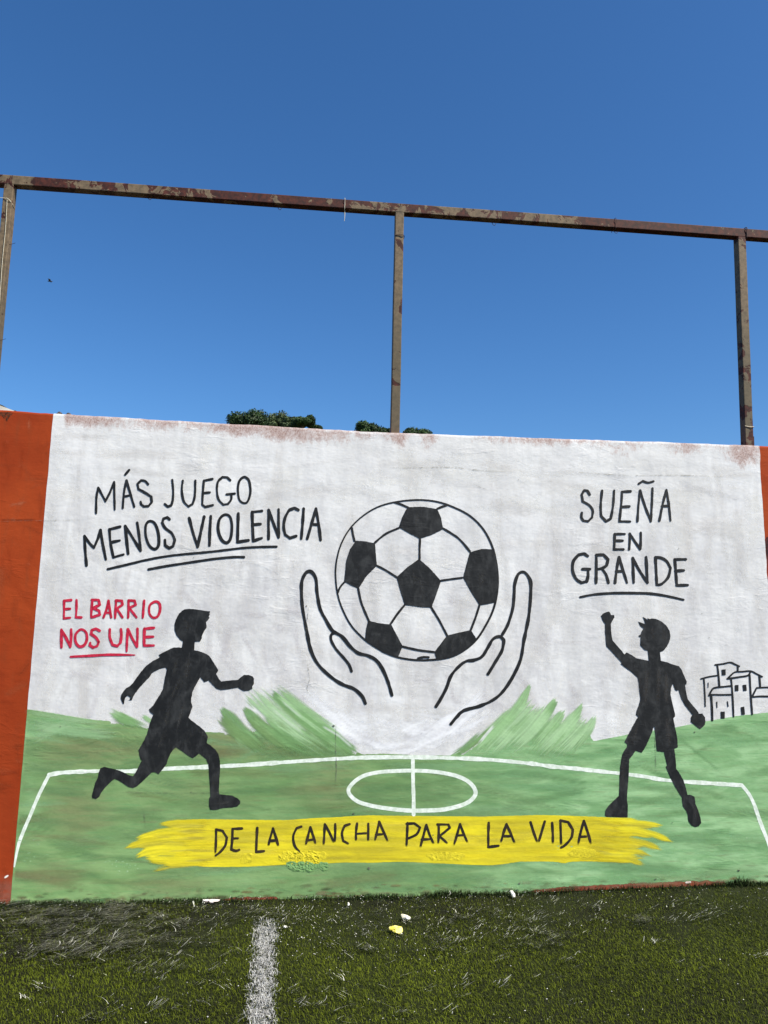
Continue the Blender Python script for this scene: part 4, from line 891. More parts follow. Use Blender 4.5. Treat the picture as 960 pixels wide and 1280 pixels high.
def tube(name, a, b, w_, d_, mat, parent, bev=.004, up=(0, 0, 1)):
    """square tube from a to b, width w_ across, d_ deep in y; coordinates in the world"""
    a = Vector(a); b = Vector(b); ax = (b - a).normalized(); L = (b - a).length
    yv = Vector((0, 1, 0)); sv = ax.cross(yv).normalized()
    bm = bmesh.new(); n = 24
    prof = []
    for sx, sy in ((-1, -1), (1, -1), (1, 1), (-1, 1)):
        cx, cy = sx * (w_ / 2 - bev), sy * (d_ / 2 - bev)
        a0 = {(-1, -1): 180, (1, -1): 270, (1, 1): 0, (-1, 1): 90}[(sx, sy)]
        for k_ in (0, 45, 90):
            prof.append((cx + bev * math.cos(RAD(a0 + k_)), cy + bev * math.sin(RAD(a0 + k_))))
    rows = []
    for i in range(n + 1):
        c = a + ax * (L * i / n)
        rows.append([bm.verts.new(c + sv * p[0] + yv * p[1] + Vector((.0012 * mnoise.noise(c * 3 + Vector((p[0] * 9, 0, 0))), 0, .0012 * mnoise.noise(c * 3.3)))) for p in prof])
    m = len(prof)
    for i in range(n):
        for j in range(m): bm.faces.new((rows[i][j], rows[i][(j + 1) % m], rows[i + 1][(j + 1) % m], rows[i + 1][j]))
    bm.faces.new(rows[0]); bm.faces.new(rows[-1][::-1])
    bmesh.ops.recalc_face_normals(bm, faces=bm.faces)
    if parent:
        bmesh.ops.translate(bm, verts=bm.verts, vec=-parent.location)
    me = bpy.data.meshes.new(name); bm.to_mesh(me); bm.free(); me.materials.append(mat)
    o = bpy.data.objects.new(name, me); COL.objects.link(o)
    if parent: o.parent = parent
    return o
YF = .06                                         # front faces of the tubes
tube('beam', (-6.35, YF + .028, 4.018), (7.2, YF + .028, 4.018), .058, .056, STEEL, frame)
for xb, xt in [(-6.3, -6.3), (-4.05, -4.05), (-1.838, -1.824), (.486, .489), (2.717, 2.720), (4.95, 4.95), (7.15, 7.15)]:
    tube('post', (xb, YF + .028, 2.5), (xt, YF + .028, 3.9885), .053, .058, STEEL, frame)
# base bracket beside the right post
tube('bracket', (2.752, YF + .03, 2.55), (2.752, YF + .03, 2.675), .012, .03, m_flat('dark_rust', lin(50, 34, 26), lin(90, 50, 34), 40, bumpk=0), frame, bev=.002)
# weld seam on the joint with the middle post
def wire(name, pts, r, mat, label=None, cat=None, group=None, parent=None, origin=None):
    pts = [Vector(p) for p in pts]; c = catmull3(pts)
    V = []; F = []; n = 5; o0 = origin or (0, 0, 0)
    for i, q in enumerate(c):
        d = (c[min(i + 1, len(c) - 1)] - c[max(i - 1, 0)]).normalized()
        u = d.orthogonal().normalized() if i == 0 else (u - d * u.dot(d)).normalized()
        v = d.cross(u)
        for k_ in range(n):
            a = k_ / n * 6.2832; V.append(q + u * (r * math.cos(a)) + v * (r * math.sin(a)) - Vector(o0))
    for i in range(len(c) - 1):
        for k_ in range(n): F.append((i * n + k_, i * n + (k_ + 1) % n, (i + 1) * n + (k_ + 1) % n, (i + 1) * n + k_))
    ob = mesh(name, V, F, mat, parent, smooth=True); ob.location = o0
    if label: tag(ob, label, cat, group)
    return ob
def catmull3(pts, m=6):
    out = []; n = len(pts)
    for i in range(n - 1):
        p0, p1, p2, p3 = pts[max(i - 1, 0)], pts[i], pts[i + 1], pts[min(i + 2, n - 1)]
        for k_ in range(m):
            t = k_ / m
            out.append(.5 * ((2 * p1) + (p2 - p0) * t + (2 * p0 - 5 * p1 + 4 * p2 - p3) * t * t + (3 * p1 - p0 - 3 * p2 + p3) * t ** 3))
    out.append(pts[-1]); return out
TWINE = m_flat('pale_twine', lin(205, 196, 170), lin(232, 226, 205), 90, bumpk=0)
DWIRE = m_flat('dark_wire', lin(52, 42, 40), lin(84, 66, 58), 90, bumpk=0)
def loop_on_beam(x, mat, label, tail=0.0, r=.0017):
    y0, y1 = YF - .004, YF + .061; zt, zb = 4.051, 3.984
    pts = [(x, y1, zb), (x, y1, zt), (x, y0, zt), (x + .001, y0, (zt + zb) / 2), (x, y0, zb), (x + .002, y0 + .02, zb - .004)]
    if tail: pts += [(x + .003, y0 + .01, zb - tail * .5), (x + .001, y0 + .012, zb - tail)]
    return wire('wire_tie', pts, r, mat, label, 'wire', 'wire ties round the top beam', origin=(x, YF, 4.0))
loop_on_beam(W(431, 250, YF)[0], TWINE, 'pale tie round the beam just left of the middle post, its end hanging down', tail=.075)
loop_on_beam(W(769.5, 285, YF)[0], DWIRE, 'dark wire tie with a curled end, round the beam left of the right post')
loop_on_beam(W(933, 296, YF)[0], DWIRE, 'dark wire tie round the beam directly above the right post', r=.003)
def hook(px, py, label, s=1.0):
    x, z = W(px, py, YF)
    z0 = 3.9885
    pts = [(x - .004, YF + .02, z0 + .001), (x - .006, YF + .018, z0 - .012 * s), (x + .002, YF + .016, z0 - .024 * s), (x + .012, YF + .014, z0 - .026 * s), (x + .018, YF + .014, z0 - .014 * s)]
    wire('net_hook', pts, .0017, DWIRE, label, 'hook', 'bits of wire hooked under the top beam', origin=(x, YF + .02, z0))
hook(185, 250, 'bent wire hook under the beam nearest the left post')
hook(348, 265, 'bent wire hook under the beam midway between left and middle posts', 1.2)
hook(617, 283, 'bent wire hook under the beam right of the middle post', 1.3)
hook(770, 291, 'bent wire hook under the beam beside the dark tie', 1.1)
# twine down the left post
PL = -1.829
x0 = PL + .006
wire('twine', [(x0 - .2, YF - .003, 3.905), (x0 - .05, YF - .004, 3.899), (x0 - .004, YF - .006, 3.893), (x0 + .0, YF - .006, 3.87), (x0 + .004, YF - .005, 3.7), (x0 + .002, YF - .005, 3.5), (x0 + .006, YF - .005, 3.2), (x0 + .002, YF - .005, 2.9), (x0 + .004, YF - .005, 2.64)], .0015, TWINE,
     'pale twine hanging down the front of the left post', 'twine', origin=(x0, YF, 3.9))
wire('twine', [(x0 - .004, YF - .008, 3.897), (x0 + .014, YF - .006, 3.885), (x0 + .026, YF + .01, 3.868), (x0 + .028, YF + .03, 3.86)], .002, TWINE, 'short end of pale twine wrapped round the left post', 'twine', origin=(x0, YF, 3.89))
for px, py, d in [(16, 304, 1), (4, 424, 1)]:
    x, z = W(px, py, YF)
    wire('wire_end', [(x - .05, YF + .03, z), (x - .012, YF + .01, z - .002), (x + .012, YF + .005, z + .005 * d)], .0012, DWIRE, 'thin wire end sticking out of the left post, the %s one' % ('upper' if py < 400 else 'lower'), 'wire', 'wire ends on the left post', origin=(x, YF + .02, z))
wire('wire_band', [(.459, YF - .003, 3.836), (.49, YF - .005, 3.838), (.518, YF - .003, 3.836), (.519, YF + .05, 3.836)], .0022, DWIRE, 'dark wire band round the middle post just below the beam', 'wire', origin=(.49, YF, 3.836))
wire('wire_band', [(2.688, YF - .003, 2.735), (2.717, YF - .005, 2.731), (2.746, YF - .003, 2.731), (2.747, YF + .05, 2.731)], .0022, TWINE, 'pale wire band low round the right post', 'wire', origin=(2.717, YF, 2.73))

# two dark lumps on the coping
def lump(name, loc, s, mat, label=None, cat=None, group=None, seed=0, sub=2):
    bm = bmesh.new(); bmesh.ops.create_icosphere(bm, subdivisions=sub, radius=1)
    for v in bm.verts:
        n = 1 + .35 * mnoise.noise(v.co * 1.3 + Vector((seed, 0, 0))) + .15 * mnoise.noise(v.co * 3 + Vector((seed, 3, 0)))
        v.co = Vector((v.co.x * s[0] * n, v.co.y * s[1] * n, max(-.25, v.co.z) * s[2] * n))
    me = bpy.data.meshes.new(name); bm.to_mesh(me); bm.free(); me.materials.append(mat)
    o = bpy.data.objects.new(name, me); COL.objects.link(o); o.location = loc
    if label: tag(o, label, cat, group)
    return o
DARKST = m_flat('dark_mortar', lin(40, 38, 38), lin(90, 84, 84), 30, bumpk=0)
x = W(72.5, 514)[0]; lump('mortar_lump', (x, .025, top_z(x) + .004), (.016, .014, .014), DARKST, 'dark lump on top of the wall at the mural\'s left corner', 'lump', seed=2)
x = W(84.5, 515)[0]; lump('mortar_lump', (x, .025, top_z(x) + .002), (.014, .013, .011), DARKST, 'flatter dark lump on top of the wall, right of the first', 'lump', seed=6)

# ------------------------------------------------------------------ ground
def gz(x, y=0.0):
    return float(np.interp(x, [-2, .6, 1.2, 2.2, 2.7, 6], [0, .003, .010, .030, .040, .045])) * max(0, 1 + y / 1.6 if y < 0 else 1)
def gz_np(x, y):
    b = np.interp(x, [-2, .6, 1.2, 2.2, 2.7, 6], [0, .003, .010, .030, .040, .045])
    k_ = np.clip(1 + y / 1.6, 0, 1)
    mound = .010 * np.sin(x * 2.1 + 1) * np.sin(y * 3.3 + x) * np.clip(-y * 3, 0, 1)
    return b * k_ + mound
def m_ground():
    s = N('turf_ground', .9, .15); p = s.pos()
    n1 = s.noise(p, 9, 5, .65); n2 = s.noise(p, 160, 3, .6); n3 = s.noise(p, .6, 4, .6)
    c = s.mix(s.ramp(n2, .35, .65), lin(14, 14, 13), lin(40, 42, 26))
    c = s.mix(s.math('MULTIPLY', s.ramp(n1, .5, .7), .5), c, lin(30, 29, 28))
    c = s.mix(s.math('MULTIPLY', s.ramp(n3, .4, .65), .3), c, lin(64, 76, 30))
    s.color(c); s.bump(n2, 1, .01); return s.m
xs = np.concatenate([[-3000, -600, -120, -40, -16, -8], np.linspace(-4, 6, 161), [10, 18, 40, 120, 600, 3000]])
ys = np.concatenate([[-1500, -300, -60, -20, -9, -6], np.linspace(-4.6, .3, 80), [2, 8, 20, 60, 150, 500, 3000]])
X, Y = np.meshgrid(xs, ys)
Z = gz_np(X, Y) - .004
Z[Y > .2] = 0
V = np.stack([X.ravel(), Y.ravel(), Z.ravel()], 1)
nx_ = len(xs); ii, jj = np.meshgrid(np.arange(nx_ - 1), np.arange(len(ys) - 1)); a = (jj * nx_ + ii).ravel()
g = mesh('ground', V, np.stack([a, a + 1, a + nx_ + 1, a + nx_], 1), m_ground(), smooth=True)
tag(g, kind='structure')

# vectorised blades: each one a bent two-segment strip
def vn(x, y, s, seed):
    """cheap smooth noise for arrays: sums of rotated sines"""
    r = np.random.default_rng(seed); v = np.zeros_like(x)
    for o in range(6):
        a = r.uniform(0, 6.28); f = s * r.uniform(.6, 1.7); v += np.sin((x * np.cos(a) + y * np.sin(a)) * f + r.uniform(0, 6.28))
    return v / 6
def blades(name, x, y, h, wd, lean, az, col, mat, z0=0.0):
    n = len(x); z = gz_np(x, y) - .004 + z0
    dx, dy = np.cos(az), np.sin(az); ta = rng.uniform(0, 6.28, n); tx, ty = np.cos(ta), np.sin(ta)
    P0 = np.stack([x, y, z], 1)
    P1 = P0 + np.stack([dx * lean * h * .35, dy * lean * h * .35, h * .6], 1)
    P2 = P0 + np.stack([dx * lean * h, dy * lean * h, h * np.clip(1.05 - lean * .45, .2, 1)], 1)
    S = np.stack([tx * wd / 2, ty * wd / 2, np.zeros(n)], 1)
    V = np.stack([P0 - S, P0 + S, P1 + S, P1 - S, P2 + S * .35, P2 - S * .35], 1).reshape(-1, 3)
    b = (np.arange(n) * 6)[:, None]
    F = np.concatenate([b + np.array([[0, 1, 2, 3]]), b + np.array([[3, 2, 4, 5]])], 0)
    C = np.repeat(np.hstack([col, np.ones((n, 1))]), 6, 0)
    return mesh(name, V, F, mat, attrs={'tint': C})
def m_blade():
    s = N('turf_blade', .7, .12)
    s.color(s.attr('tint')[3]); return s.m
BL = m_blade()
def sample(n, x0, x1, y0, y1): return rng.uniform(x0, x1, n), rng.uniform(y0, y1, n)
LINE_A = G(333, 1150); LINE_B = G(325, 1280)
def line_dist(x, y):
    t = (y - LINE_A[1]) / (LINE_B[1] - LINE_A[1]); c = LINE_A[0] + (LINE_B[0] - LINE_A[0]) * t
    return x - c, t
n = 430000
x, y = sample(n, -2.6, 4.2, -2.5, -.004)
keep = np.ones(n, bool)
bare = vn(x, y, 9, 3) + .5 * vn(x, y, 26, 4)                       # thin, worn patches where rubber shows
near = np.clip(1 + y / .75, 0, 1)                                   # the first 0.7 m by the wall is ragged
p_ = np.clip(.95 - near * .40 - (near * 1.6 + .25) * np.clip(bare * 1.6, 0, 1), .22, 1)
keep &= rng.uniform(0, 1, n) < p_
x, y, near, bare = x[keep], y[keep], near[keep], bare[keep]; n = len(x)
h = rng.uniform(.008, .017, n) * (1 - .25 * near); lean = rng.uniform(.3, 1.3, n)
az = 2.5 + .9 * vn(x, y, 3, 8) + rng.normal(0, .9, n)
t = rng.uniform(0, 1, n)[:, None]; big = (.5 + .5 * vn(x, y, 5, 12))[:, None]
c0 = np.array(lin(38, 48, 10)[:3]); c1 = np.array(lin(106, 118, 24)[:3]); c2 = np.array(lin(78, 82, 50)[:3])
col = c0 * (1 - t) + c1 * t
col = col * (.6 + .8 * big); m_ = rng.uniform(0, 1, n) < (.02 + .16 * near); col[m_] = c2 * rng.uniform(.7, 1.5, (m_.sum(), 1))
dk = rng.uniform(0, 1, n) < .22 + .25 * near; col[dk] *= .4
d_, t_ = line_dist(x, y)
off = ~((np.abs(d_) < .05) & (t_ > -.02) & (rng.uniform(0, 1, n) < .6))
turf = blades('turf', x[off], y[off], h[off], np.full(off.sum(), .0017), lean[off], az[off], col[off], BL)
tag(turf, 'short dark green artificial turf worn thin along the wall', 'turf', kind='stuff')
# the white line
n = 12000
t = rng.uniform(-.02, 1.9, n); y = LINE_A[1] + (LINE_B[1] - LINE_A[1]) * t
half = .037 + .005 * vn(y, y, 12, 5)
x = LINE_A[0] + (LINE_B[0] - LINE_A[0]) * t + np.clip(rng.normal(0, .70, n), -1.6, 1.6) * half
k_ = rng.uniform(0, 1, n) < np.clip((t + .02) * 9, .15, 1) * (.68 + 1.1 * vn(x, y, 90, 6)); x, y, t = x[k_], y[k_], t[k_]; n = len(x)
g_ = rng.uniform(.30, .72, (n, 1)); dkk = rng.uniform(0, 1, n) < .22; g_[dkk] *= .35
wl = blades('line_marking', x, y, rng.uniform(.010, .022, n), rng.uniform(.0015, .0026, n), rng.uniform(.3, 1.4, n), rng.uniform(0, 6.28, n), np.hstack([g_, g_, g_ * .97]), BL)
tag(wl, 'worn white line of the pitch running towards the wall', 'line', kind='stuff')
# weeds and moss along the foot of the wall
n = 16000
x = rng.uniform(-2.6, 4.2, n); d = np.abs(rng.normal(0, .022, n)); y = -.006 - d
dens = np.clip(.45 + .8 * vn(x, x * 0, 7, 21), .05, 1)
for cx, s_ in ((W(560, 1118)[0], .10), (W(925, 1106)[0], .07), (W(60, 1126)[0], .12), (W(250, 1126)[0], .05), (W(470, 1122)[0], .1)): dens += .8 * np.exp(-((x - cx) / s_) ** 2)
k_ = rng.uniform(0, 1, n) < dens; x, y = x[k_], y[k_]; n = len(x)
hb = rng.uniform(.006, .030, n) * (1 + .9 * np.exp(-((x - W(925, 1106)[0]) / .05) ** 2) + .5 * np.exp(-((x - W(560, 1116)[0]) / .1) ** 2))
cc = np.array(lin(40, 52, 24)[:3]) * rng.uniform(.35, 1.6, (n, 1))
wd = blades('weeds', x, y, hb, rng.uniform(.0016, .0036, n), rng.uniform(0, 1.1, n), rng.uniform(0, 6.28, n), cc, BL)
tag(wd, 'dark ragged weeds and moss along the foot of the wall', 'weeds', kind='stuff')

# loose dry fibres lying on the turf
def fibres(name, specs, mat):
    V = []; F = []; C = []
    for (x, y, L, ang, curl, r, g_) in specs:
        n = 7; px, py = x, y; b = len(V); z = random.uniform(.015, .027)
        a = ang
        for i in range(n):
            zz = float(gz_np(np.array([px]), np.array([py]))[0]) + z + .0015 * math.sin(i * .8 + x * 40)
            V += [(px - math.sin(a) * r, py + math.cos(a) * r, zz), (px + math.sin(a) * r, py - math.cos(a) * r, zz + r)]
            C += [(g_, g_, g_ * .90, 1)] * 2
            px += math.cos(a) * L / n; py += math.sin(a) * L / n; a += curl / n
            if py > -.006: py = -.006
        for i in range(n - 1):
            F.append((b + 2 * i, b + 2 * i + 1, b + 2 * i + 3, b + 2 * i + 2))
    return mesh(name, V, F, mat, attrs={'tint': C})
sp_ = []
def addf(px, py, n, sx, sy, ang, spread, Lm=.05, gm=.46):
    k_ = 0; n = int(n * 2.3)
    while k_ < n:
        qx, qy = random.gauss(px, sx), random.gauss(py, sy); m = random.randint(1, 9); a0 = random.gauss(ang * .5, spread * .45); c0 = random.gauss(0, .3)
        for _ in range(m):
            k_ += 1
            x_, y_ = qx + random.gauss(0, 5), qy + random.gauss(0, 2.2)
            if y_ < 1108 or y_ > 1300: continue
            gx, gy = G(x_, y_)
            if gy > -.01: gy = -.01 - random.random() * .02
            sp_.append((gx, gy, random.uniform(.5, 2.4) * Lm, a0 + random.gauss(0, .22), c0 + random.gauss(0, .35), random.uniform(.0007, .0015), min(.85, random.uniform(.5, 1.8) * gm * 1.7)))
addf(80, 1160, 420, 75, 18, .7, .55); addf(35, 1150, 200, 40, 18, .8, .5); addf(100, 1190, 220, 50, 10, .9, .5, .06); addf(190, 1175, 150, 45, 14, .6, .5)
addf(135, 1150, 150, 16, 8, .9, .5, .045, .42); addf(60, 1200, 110, 50, 10, .8, .5, .05); addf(250, 1145, 130, 60, 10, .8, .7, .035)
addf(330, 1145, 90, 30, 8, .8, .8, .035); addf(420, 1175, 90, 60, 14, -.2, .7, .035); addf(445, 1190, 40, 20, 6, -.4, .5, .04); addf(560, 1180, 60, 12, 12, .2, .8, .03, .34); addf(570, 1150, 120, 70, 14, .4, .8, .035)
addf(665, 1180, 80, 30, 6, .1, .5, .04); addf(700, 1140, 110, 60, 10, .4, .8, .035, .3); addf(795, 1157, 36, 7, 4, -.5, .4, .045, .45); addf(860, 1150, 70, 30, 8, .1, .5, .04, .3); addf(620, 1165, 60, 40, 14, .5, .8, .03)
addf(480, 1215, 190, 280, 45, .3, .9, .035, .34); addf(200, 1235, 110, 110, 26, .6, .8, .04, .34); addf(480, 1150, 260, 260, 14, .4, 1.0, .025, .28); addf(430, 1255, 30, 30, 12, .4, .8, .035)
addf(180, 1220, 60, 30, 8, .9, .5, .04); addf(125, 1275, 20, 12, 6, .9, .5, .04)
fb = fibres('loose_fibres', sp_, BL)
tag(fb, 'pale dry loose fibres lying in tangles on the turf', 'fibres', kind='stuff')
# crumbs of white render and stone
def crumbs(name, n, mat):
    V = []; F = []; C = []
    for _ in range(n):
        r_ = random.random()
        if r_ < .45: qx, qy = random.uniform(-20, 980), 1120 + abs(random.gauss(0, 18))
        elif r_ < .75: qx, qy = random.gauss(420, 100), random.gauss(1160, 22)
        else: qx, qy = random.uniform(0, 960), random.uniform(1130, 1290)
        if qy < 1110: qy = 1125
        x, y = G(qx, qy)
        if y > -.012: y = -.012
        s_ = random.choice([.0014, .0018, .0024, .0024, .0032]) * random.uniform(.7, 1.3); b = len(V)
        z = float(gz_np(np.array([x]), np.array([y]))[0]) + .011
        g_ = random.uniform(.35, .8)
        for d in ((1, 0, 0), (0, 1, 0), (-1, 0, 0), (0, -1, 0), (0, 0, .8), (0, 0, -.8)):
            q = random.uniform(.6, 1.3) * s_; V.append((x + d[0] * q, y + d[1] * q, z + d[2] * q)); C.append((g_, g_ * .97, g_ * .9, 1))
        for f in ((0, 1, 4), (1, 2, 4), (2, 3, 4), (3, 0, 4), (1, 0, 5), (2, 1, 5), (3, 2, 5), (0, 3, 5)): F.append(tuple(b + k_ for k_ in f))
    return mesh(name, V, F, mat, attrs={'tint': C})
cr = crumbs('crumbs', 700, BL)
tag(cr, 'tiny white crumbs of render scattered over the turf', 'crumbs', kind='stuff')

# litter one can pick out
def scrap(name, px, py, outline, th, mat, label, z=.016, pits=0, bend=.004):
    gx, gy = G(px, py); gy = min(gy, -.02)
    outline = [(a * .78, b * .85) for a, b in outline]
    pts = []
    for i in range(len(outline)):
        a, b = outline[i], outline[(i + 1) % len(outline)]
        pts += [a, ((a[0] + b[0]) / 2 * 1.03, (a[1] + b[1]) / 2 * 1.03)]
    V = [(0, 0, th * 1.6)]; F = []; n = len(pts)
    for ring, (k_, zz) in enumerate([(.6, th * 1.5), (1.0, th * .8), (1.02, 0), (.5, -th * .4)]):
        for i, (a, b) in enumerate(pts):
            V.append((a * k_, b * k_, zz + bend * math.sin(i * 1.7 + ring) * k_ * .5))
    for i in range(n): F.append((0, 1 + i, 1 + (i + 1) % n))
    for r_ in range(3):
        for i in range(n): F.append((1 + r_ * n + i, 1 + (r_ + 1) * n + i, 1 + (r_ + 1) * n + (i + 1) % n, 1 + r_ * n + (i + 1) % n))
    V = [Vector(v) for v in V]
    o = mesh(name, V, F, mat); o.location = (gx, gy, float(gz_np(np.array([gx]), np.array([gy]))[0]) + z)
    o.rotation_euler = (.38, 0, random.uniform(-.1, .1)) if th > .005 else (0, 0, 0)
    tag(o, label, 'litter')
    return o
def m_litter(name, a, b, dots=False):
    s = N(name, .6, .4); p = s.n('ShaderNodeTexCoord').outputs['Object']
    c = s.mix(s.ramp(s.noise(p, 60, 4, .6), .4, .6), a, b)
    if dots: c = s.mix(s.ramp(s.noise(s.mapv(p, (1, 1, 1), loc=(.31, .2, 0)), 130, 2, .5), .64, .68), c, lin(70, 50, 14))
    s.color(c); s.bump(s.noise(p, 200, 3, .6), .6, .002); return s.m
scrap('fruit_peel', 494.5, 1165, [(-.042, .010), (-.030, .020), (-.005, .024), (.022, .022), (.040, .012), (.044, -.010), (.034, -.026), (.010, -.030), (-.012, -.022), (-.022, -.010), (-.036, -.006)], .006, m_litter('yellow_peel', lin(222, 205, 60), lin(245, 235, 150), True), 'flat yellow scrap with dark spots lying on the turf')
scrap('plaster_chip', 507, 1151, [(-.028, .018), (-.014, .026), (.004, .014), (.026, .004), (.030, -.012), (.010, -.016), (-.008, -.008), (-.024, -.006)], .007, m_litter('chalky_chip', lin(205, 198, 175), lin(240, 236, 222)), 'white chip of render lying behind the yellow scrap')
scrap('plaster_chip', 264, 1130, [(-.06, .012), (-.03, .02), (.0, .014), (.05, .018), (.055, .004), (.03, -.012), (.012, -.026), (-.008, -.022), (-.02, -.006), (-.05, -.002)], .003, m_litter('pinkish_chip', lin(225, 205, 205), lin(250, 240, 240)), 'white torn scrap at the foot of the wall left of the white line', z=.014)
scrap('plaster_chip', 641.5, 1124, [(-.012, .03), (.006, .03), (.012, .0), (.008, -.02), (-.010, -.022), (-.014, .0)], .006, m_litter('white_chip', lin(215, 212, 205), lin(245, 243, 238)), 'small white upright chip at the foot of the wall', z=.014)
scrap('plaster_chip', 356, 1161, [(-.008, .006), (.004, .008), (.011, .0), (.006, -.009), (-.007, -.006)], .004, m_litter('white_chip_two', lin(225, 222, 215), lin(250, 248, 243)), 'small white chip just right of the white line', z=.014)
scrap('plaster_chip', 435.5, 1134.5, [(-.006, .014), (.006, .014), (.007, -.012), (-.006, -.014)], .005, m_litter('white_chip_three', lin(225, 222, 215), lin(250, 248, 243)), 'small white chip near the wall between the white line and the yellow scrap', z=.014)

# ------------------------------------------------------------------ behind the wall: hill, trees, shed, bird
def m_hill():
    s = N('hill_ground', .95, .1); p = s.pos()
    s.color(s.mix(s.ramp(s.noise(p, .35, 6, .65), .35, .65), lin(60, 70, 36), lin(110, 100, 66))); s.bump(s.noise(p, 1.5, 4, .6), 1, .3); return s.m
def hill_z(x, y):
    return 12.3 * math.exp(-((x + 2) / 26) ** 2 - ((y - 62) / 20) ** 2) + .4 * mnoise.noise(Vector((x * .1, y * .1, 0)))
V = []; F = []; nn = 60
for j in range(nn + 1):
    for i in range(nn + 1):
        x = -62 + 120 * i / nn; y = 16 + 92 * j / nn
        e = min(1, min(i, nn - i, j, nn - j) / 6)
        V.append((x, y, hill_z(x, y) * e - .3 * (1 - e)))
for j in range(nn):
    for i in range(nn):
        a = j * (nn + 1) + i; F.append((a, a + 1, a + nn + 2, a + nn + 1))
tag(mesh('hill', V, F, m_hill(), smooth=True), kind='structure')
def m_leaf(name, a, b):
    s = N(name, .6, .3); t_ = s.attr('tint')[3]
    s.color(s.mix(1.0, t_, (1, 1, 1, 1), 'MULTIPLY')); return s.m
LEAF = m_leaf('leaves', 0, 0)
BARK = m_flat('bark', lin(70, 56, 42), lin(104, 88, 70), 8, bumpk=0)
def tree(px0, px1, pyt, Yd, tint, label, seed, dense=1.0):
    """a tree on the hill whose crown spans px0..px1 in the photo and tops out at pyt"""
    r = random.Random(seed)
    pxc = (px0 + px1) / 2; d = ray(pxc, pyt); t = (DIST + Yd) / d.y
    xc, zt = t * d.x, EYE + t * d.z
    rad = (px1 - px0) / 2 * (DIST + Yd) / FPX * 1.02
    zb = hill_z(xc, Yd)
    ch = min((zt - zb) * .62, rad * 1.5)          # crown height
    root = empty('tree', (xc, Yd, zb)); tag(root, label, 'tree', 'trees on the hill behind the wall')
    H_ = zt - zb; V = []; F = []
    def limb(p0, p1, r0, r1):
        b = len(V); n = 7; ax = (p1 - p0).normalized(); u = ax.orthogonal().normalized(); v = ax.cross(u)
        for k2 in range(5):
            c = p0.lerp(p1, k2 / 4) + u * .04 * r.uniform(-1, 1); rr = r0 + (r1 - r0) * k2 / 4
            for q in range(n): V.append(c + u * rr * math.cos(q * 6.283 / n) + v * rr * math.sin(q * 6.283 / n))
        for k2 in range(4):
            for q in range(n): F.append((b + k2 * n + q, b + k2 * n + (q + 1) % n, b + (k2 + 1) * n + (q + 1) % n, b + (k2 + 1) * n + q))
    tp = Vector((r.uniform(-.3, .3), 0, H_ - ch * .75)); limb(Vector((0, 0, -.3)), tp, .22, .13)
    clumps = []
    for k2 in range(int(11 * dense) + 5):
        a = r.uniform(0, 6.283); e = r.uniform(-.2, 1)
        rr = rad * math.sqrt(r.uniform(.05, 1)) * .72
        c = Vector((rr * math.cos(a), rr * math.sin(a), H_ - ch * .48 + ch * .26 * e * math.sqrt(max(0.05, 1 - (rr / rad) ** 2)) + ch * r.uniform(-.1, .1)))
        cs = rad * r.uniform(.26, .44)
        c.z = min(c.z, H_ - cs * .8)
        clumps.append((c, cs)); 
        if k2 < 8: limb(tp, c, .09, .03)
    mesh('trunk', V, F, BARK, root, smooth=True)
    nl = 9000; g2 = np.random.default_rng(seed)
    ci = np.arange(nl) % len(clumps); cc_ = np.array([list(c) for c, _ in clumps])[ci]; cs_ = np.array([q for _, q in clumps])[ci][:, None]
    dv = g2.normal(size=(nl, 3)); dv /= np.linalg.norm(dv, axis=1, keepdims=True)
    p = cc_ + dv * cs_ * g2.uniform(.4, 1.22, (nl, 1)) * np.array([1, 1, .8])
    u = g2.normal(size=(nl, 3)); u /= np.linalg.norm(u, axis=1, keepdims=True); v = np.cross(u, dv); v /= np.linalg.norm(v, axis=1, keepdims=True) + 1e-6
    s_ = g2.uniform(.05, .11, (nl, 1))
    LV = np.stack([p - u * s_, p - v * s_ * .6, p + u * s_, p + v * s_ * .6], 1)
    k2 = g2.uniform(.55, 1.5, nl) * (1.0 + .25 * (ci % 3 - 1))
    C = np.repeat(np.stack([tint[0] * k2, tint[1] * k2, tint[2] * k2, np.ones(nl)], 1)[:, None, :], 4, 1)
    mesh('crown', LV.reshape(-1, 3), np.arange(nl * 4).reshape(-1, 4), LEAF, root, attrs={'tint': C.reshape(-1, 4)})
dk_ = (.028, .056, .014); gr_ = (.060, .090, .034)
tree(281, 334, 511, 52, dk_, 'broad dark round-topped tree, the leftmost behind the wall', 1)
tree(318, 364, 515.5, 58, gr_, 'paler greyish green tree right of the dark leftmost tree', 2)
tree(352, 378, 522, 57, gr_, 'low tree crown joining the paler tree and the small bushy one', 3, .8)
tree(366, 395, 519, 50, dk_, 'small bushy tree at the right end of the left clump', 4)
tree(388, 403, 530, 52, dk_, 'lowest crown peeping over the wall at the right end of the left clump', 9, .6)
tree(440, 479, 528, 52, dk_, 'dark flat-topped tree just left of the middle post', 5)
tree(474, 492, 535.5, 54, dk_, 'low dark crown mostly behind the middle post', 7, .6)
tree(503, 538, 532.5, 52, dk_, 'low dark tree just right of the middle post', 6)

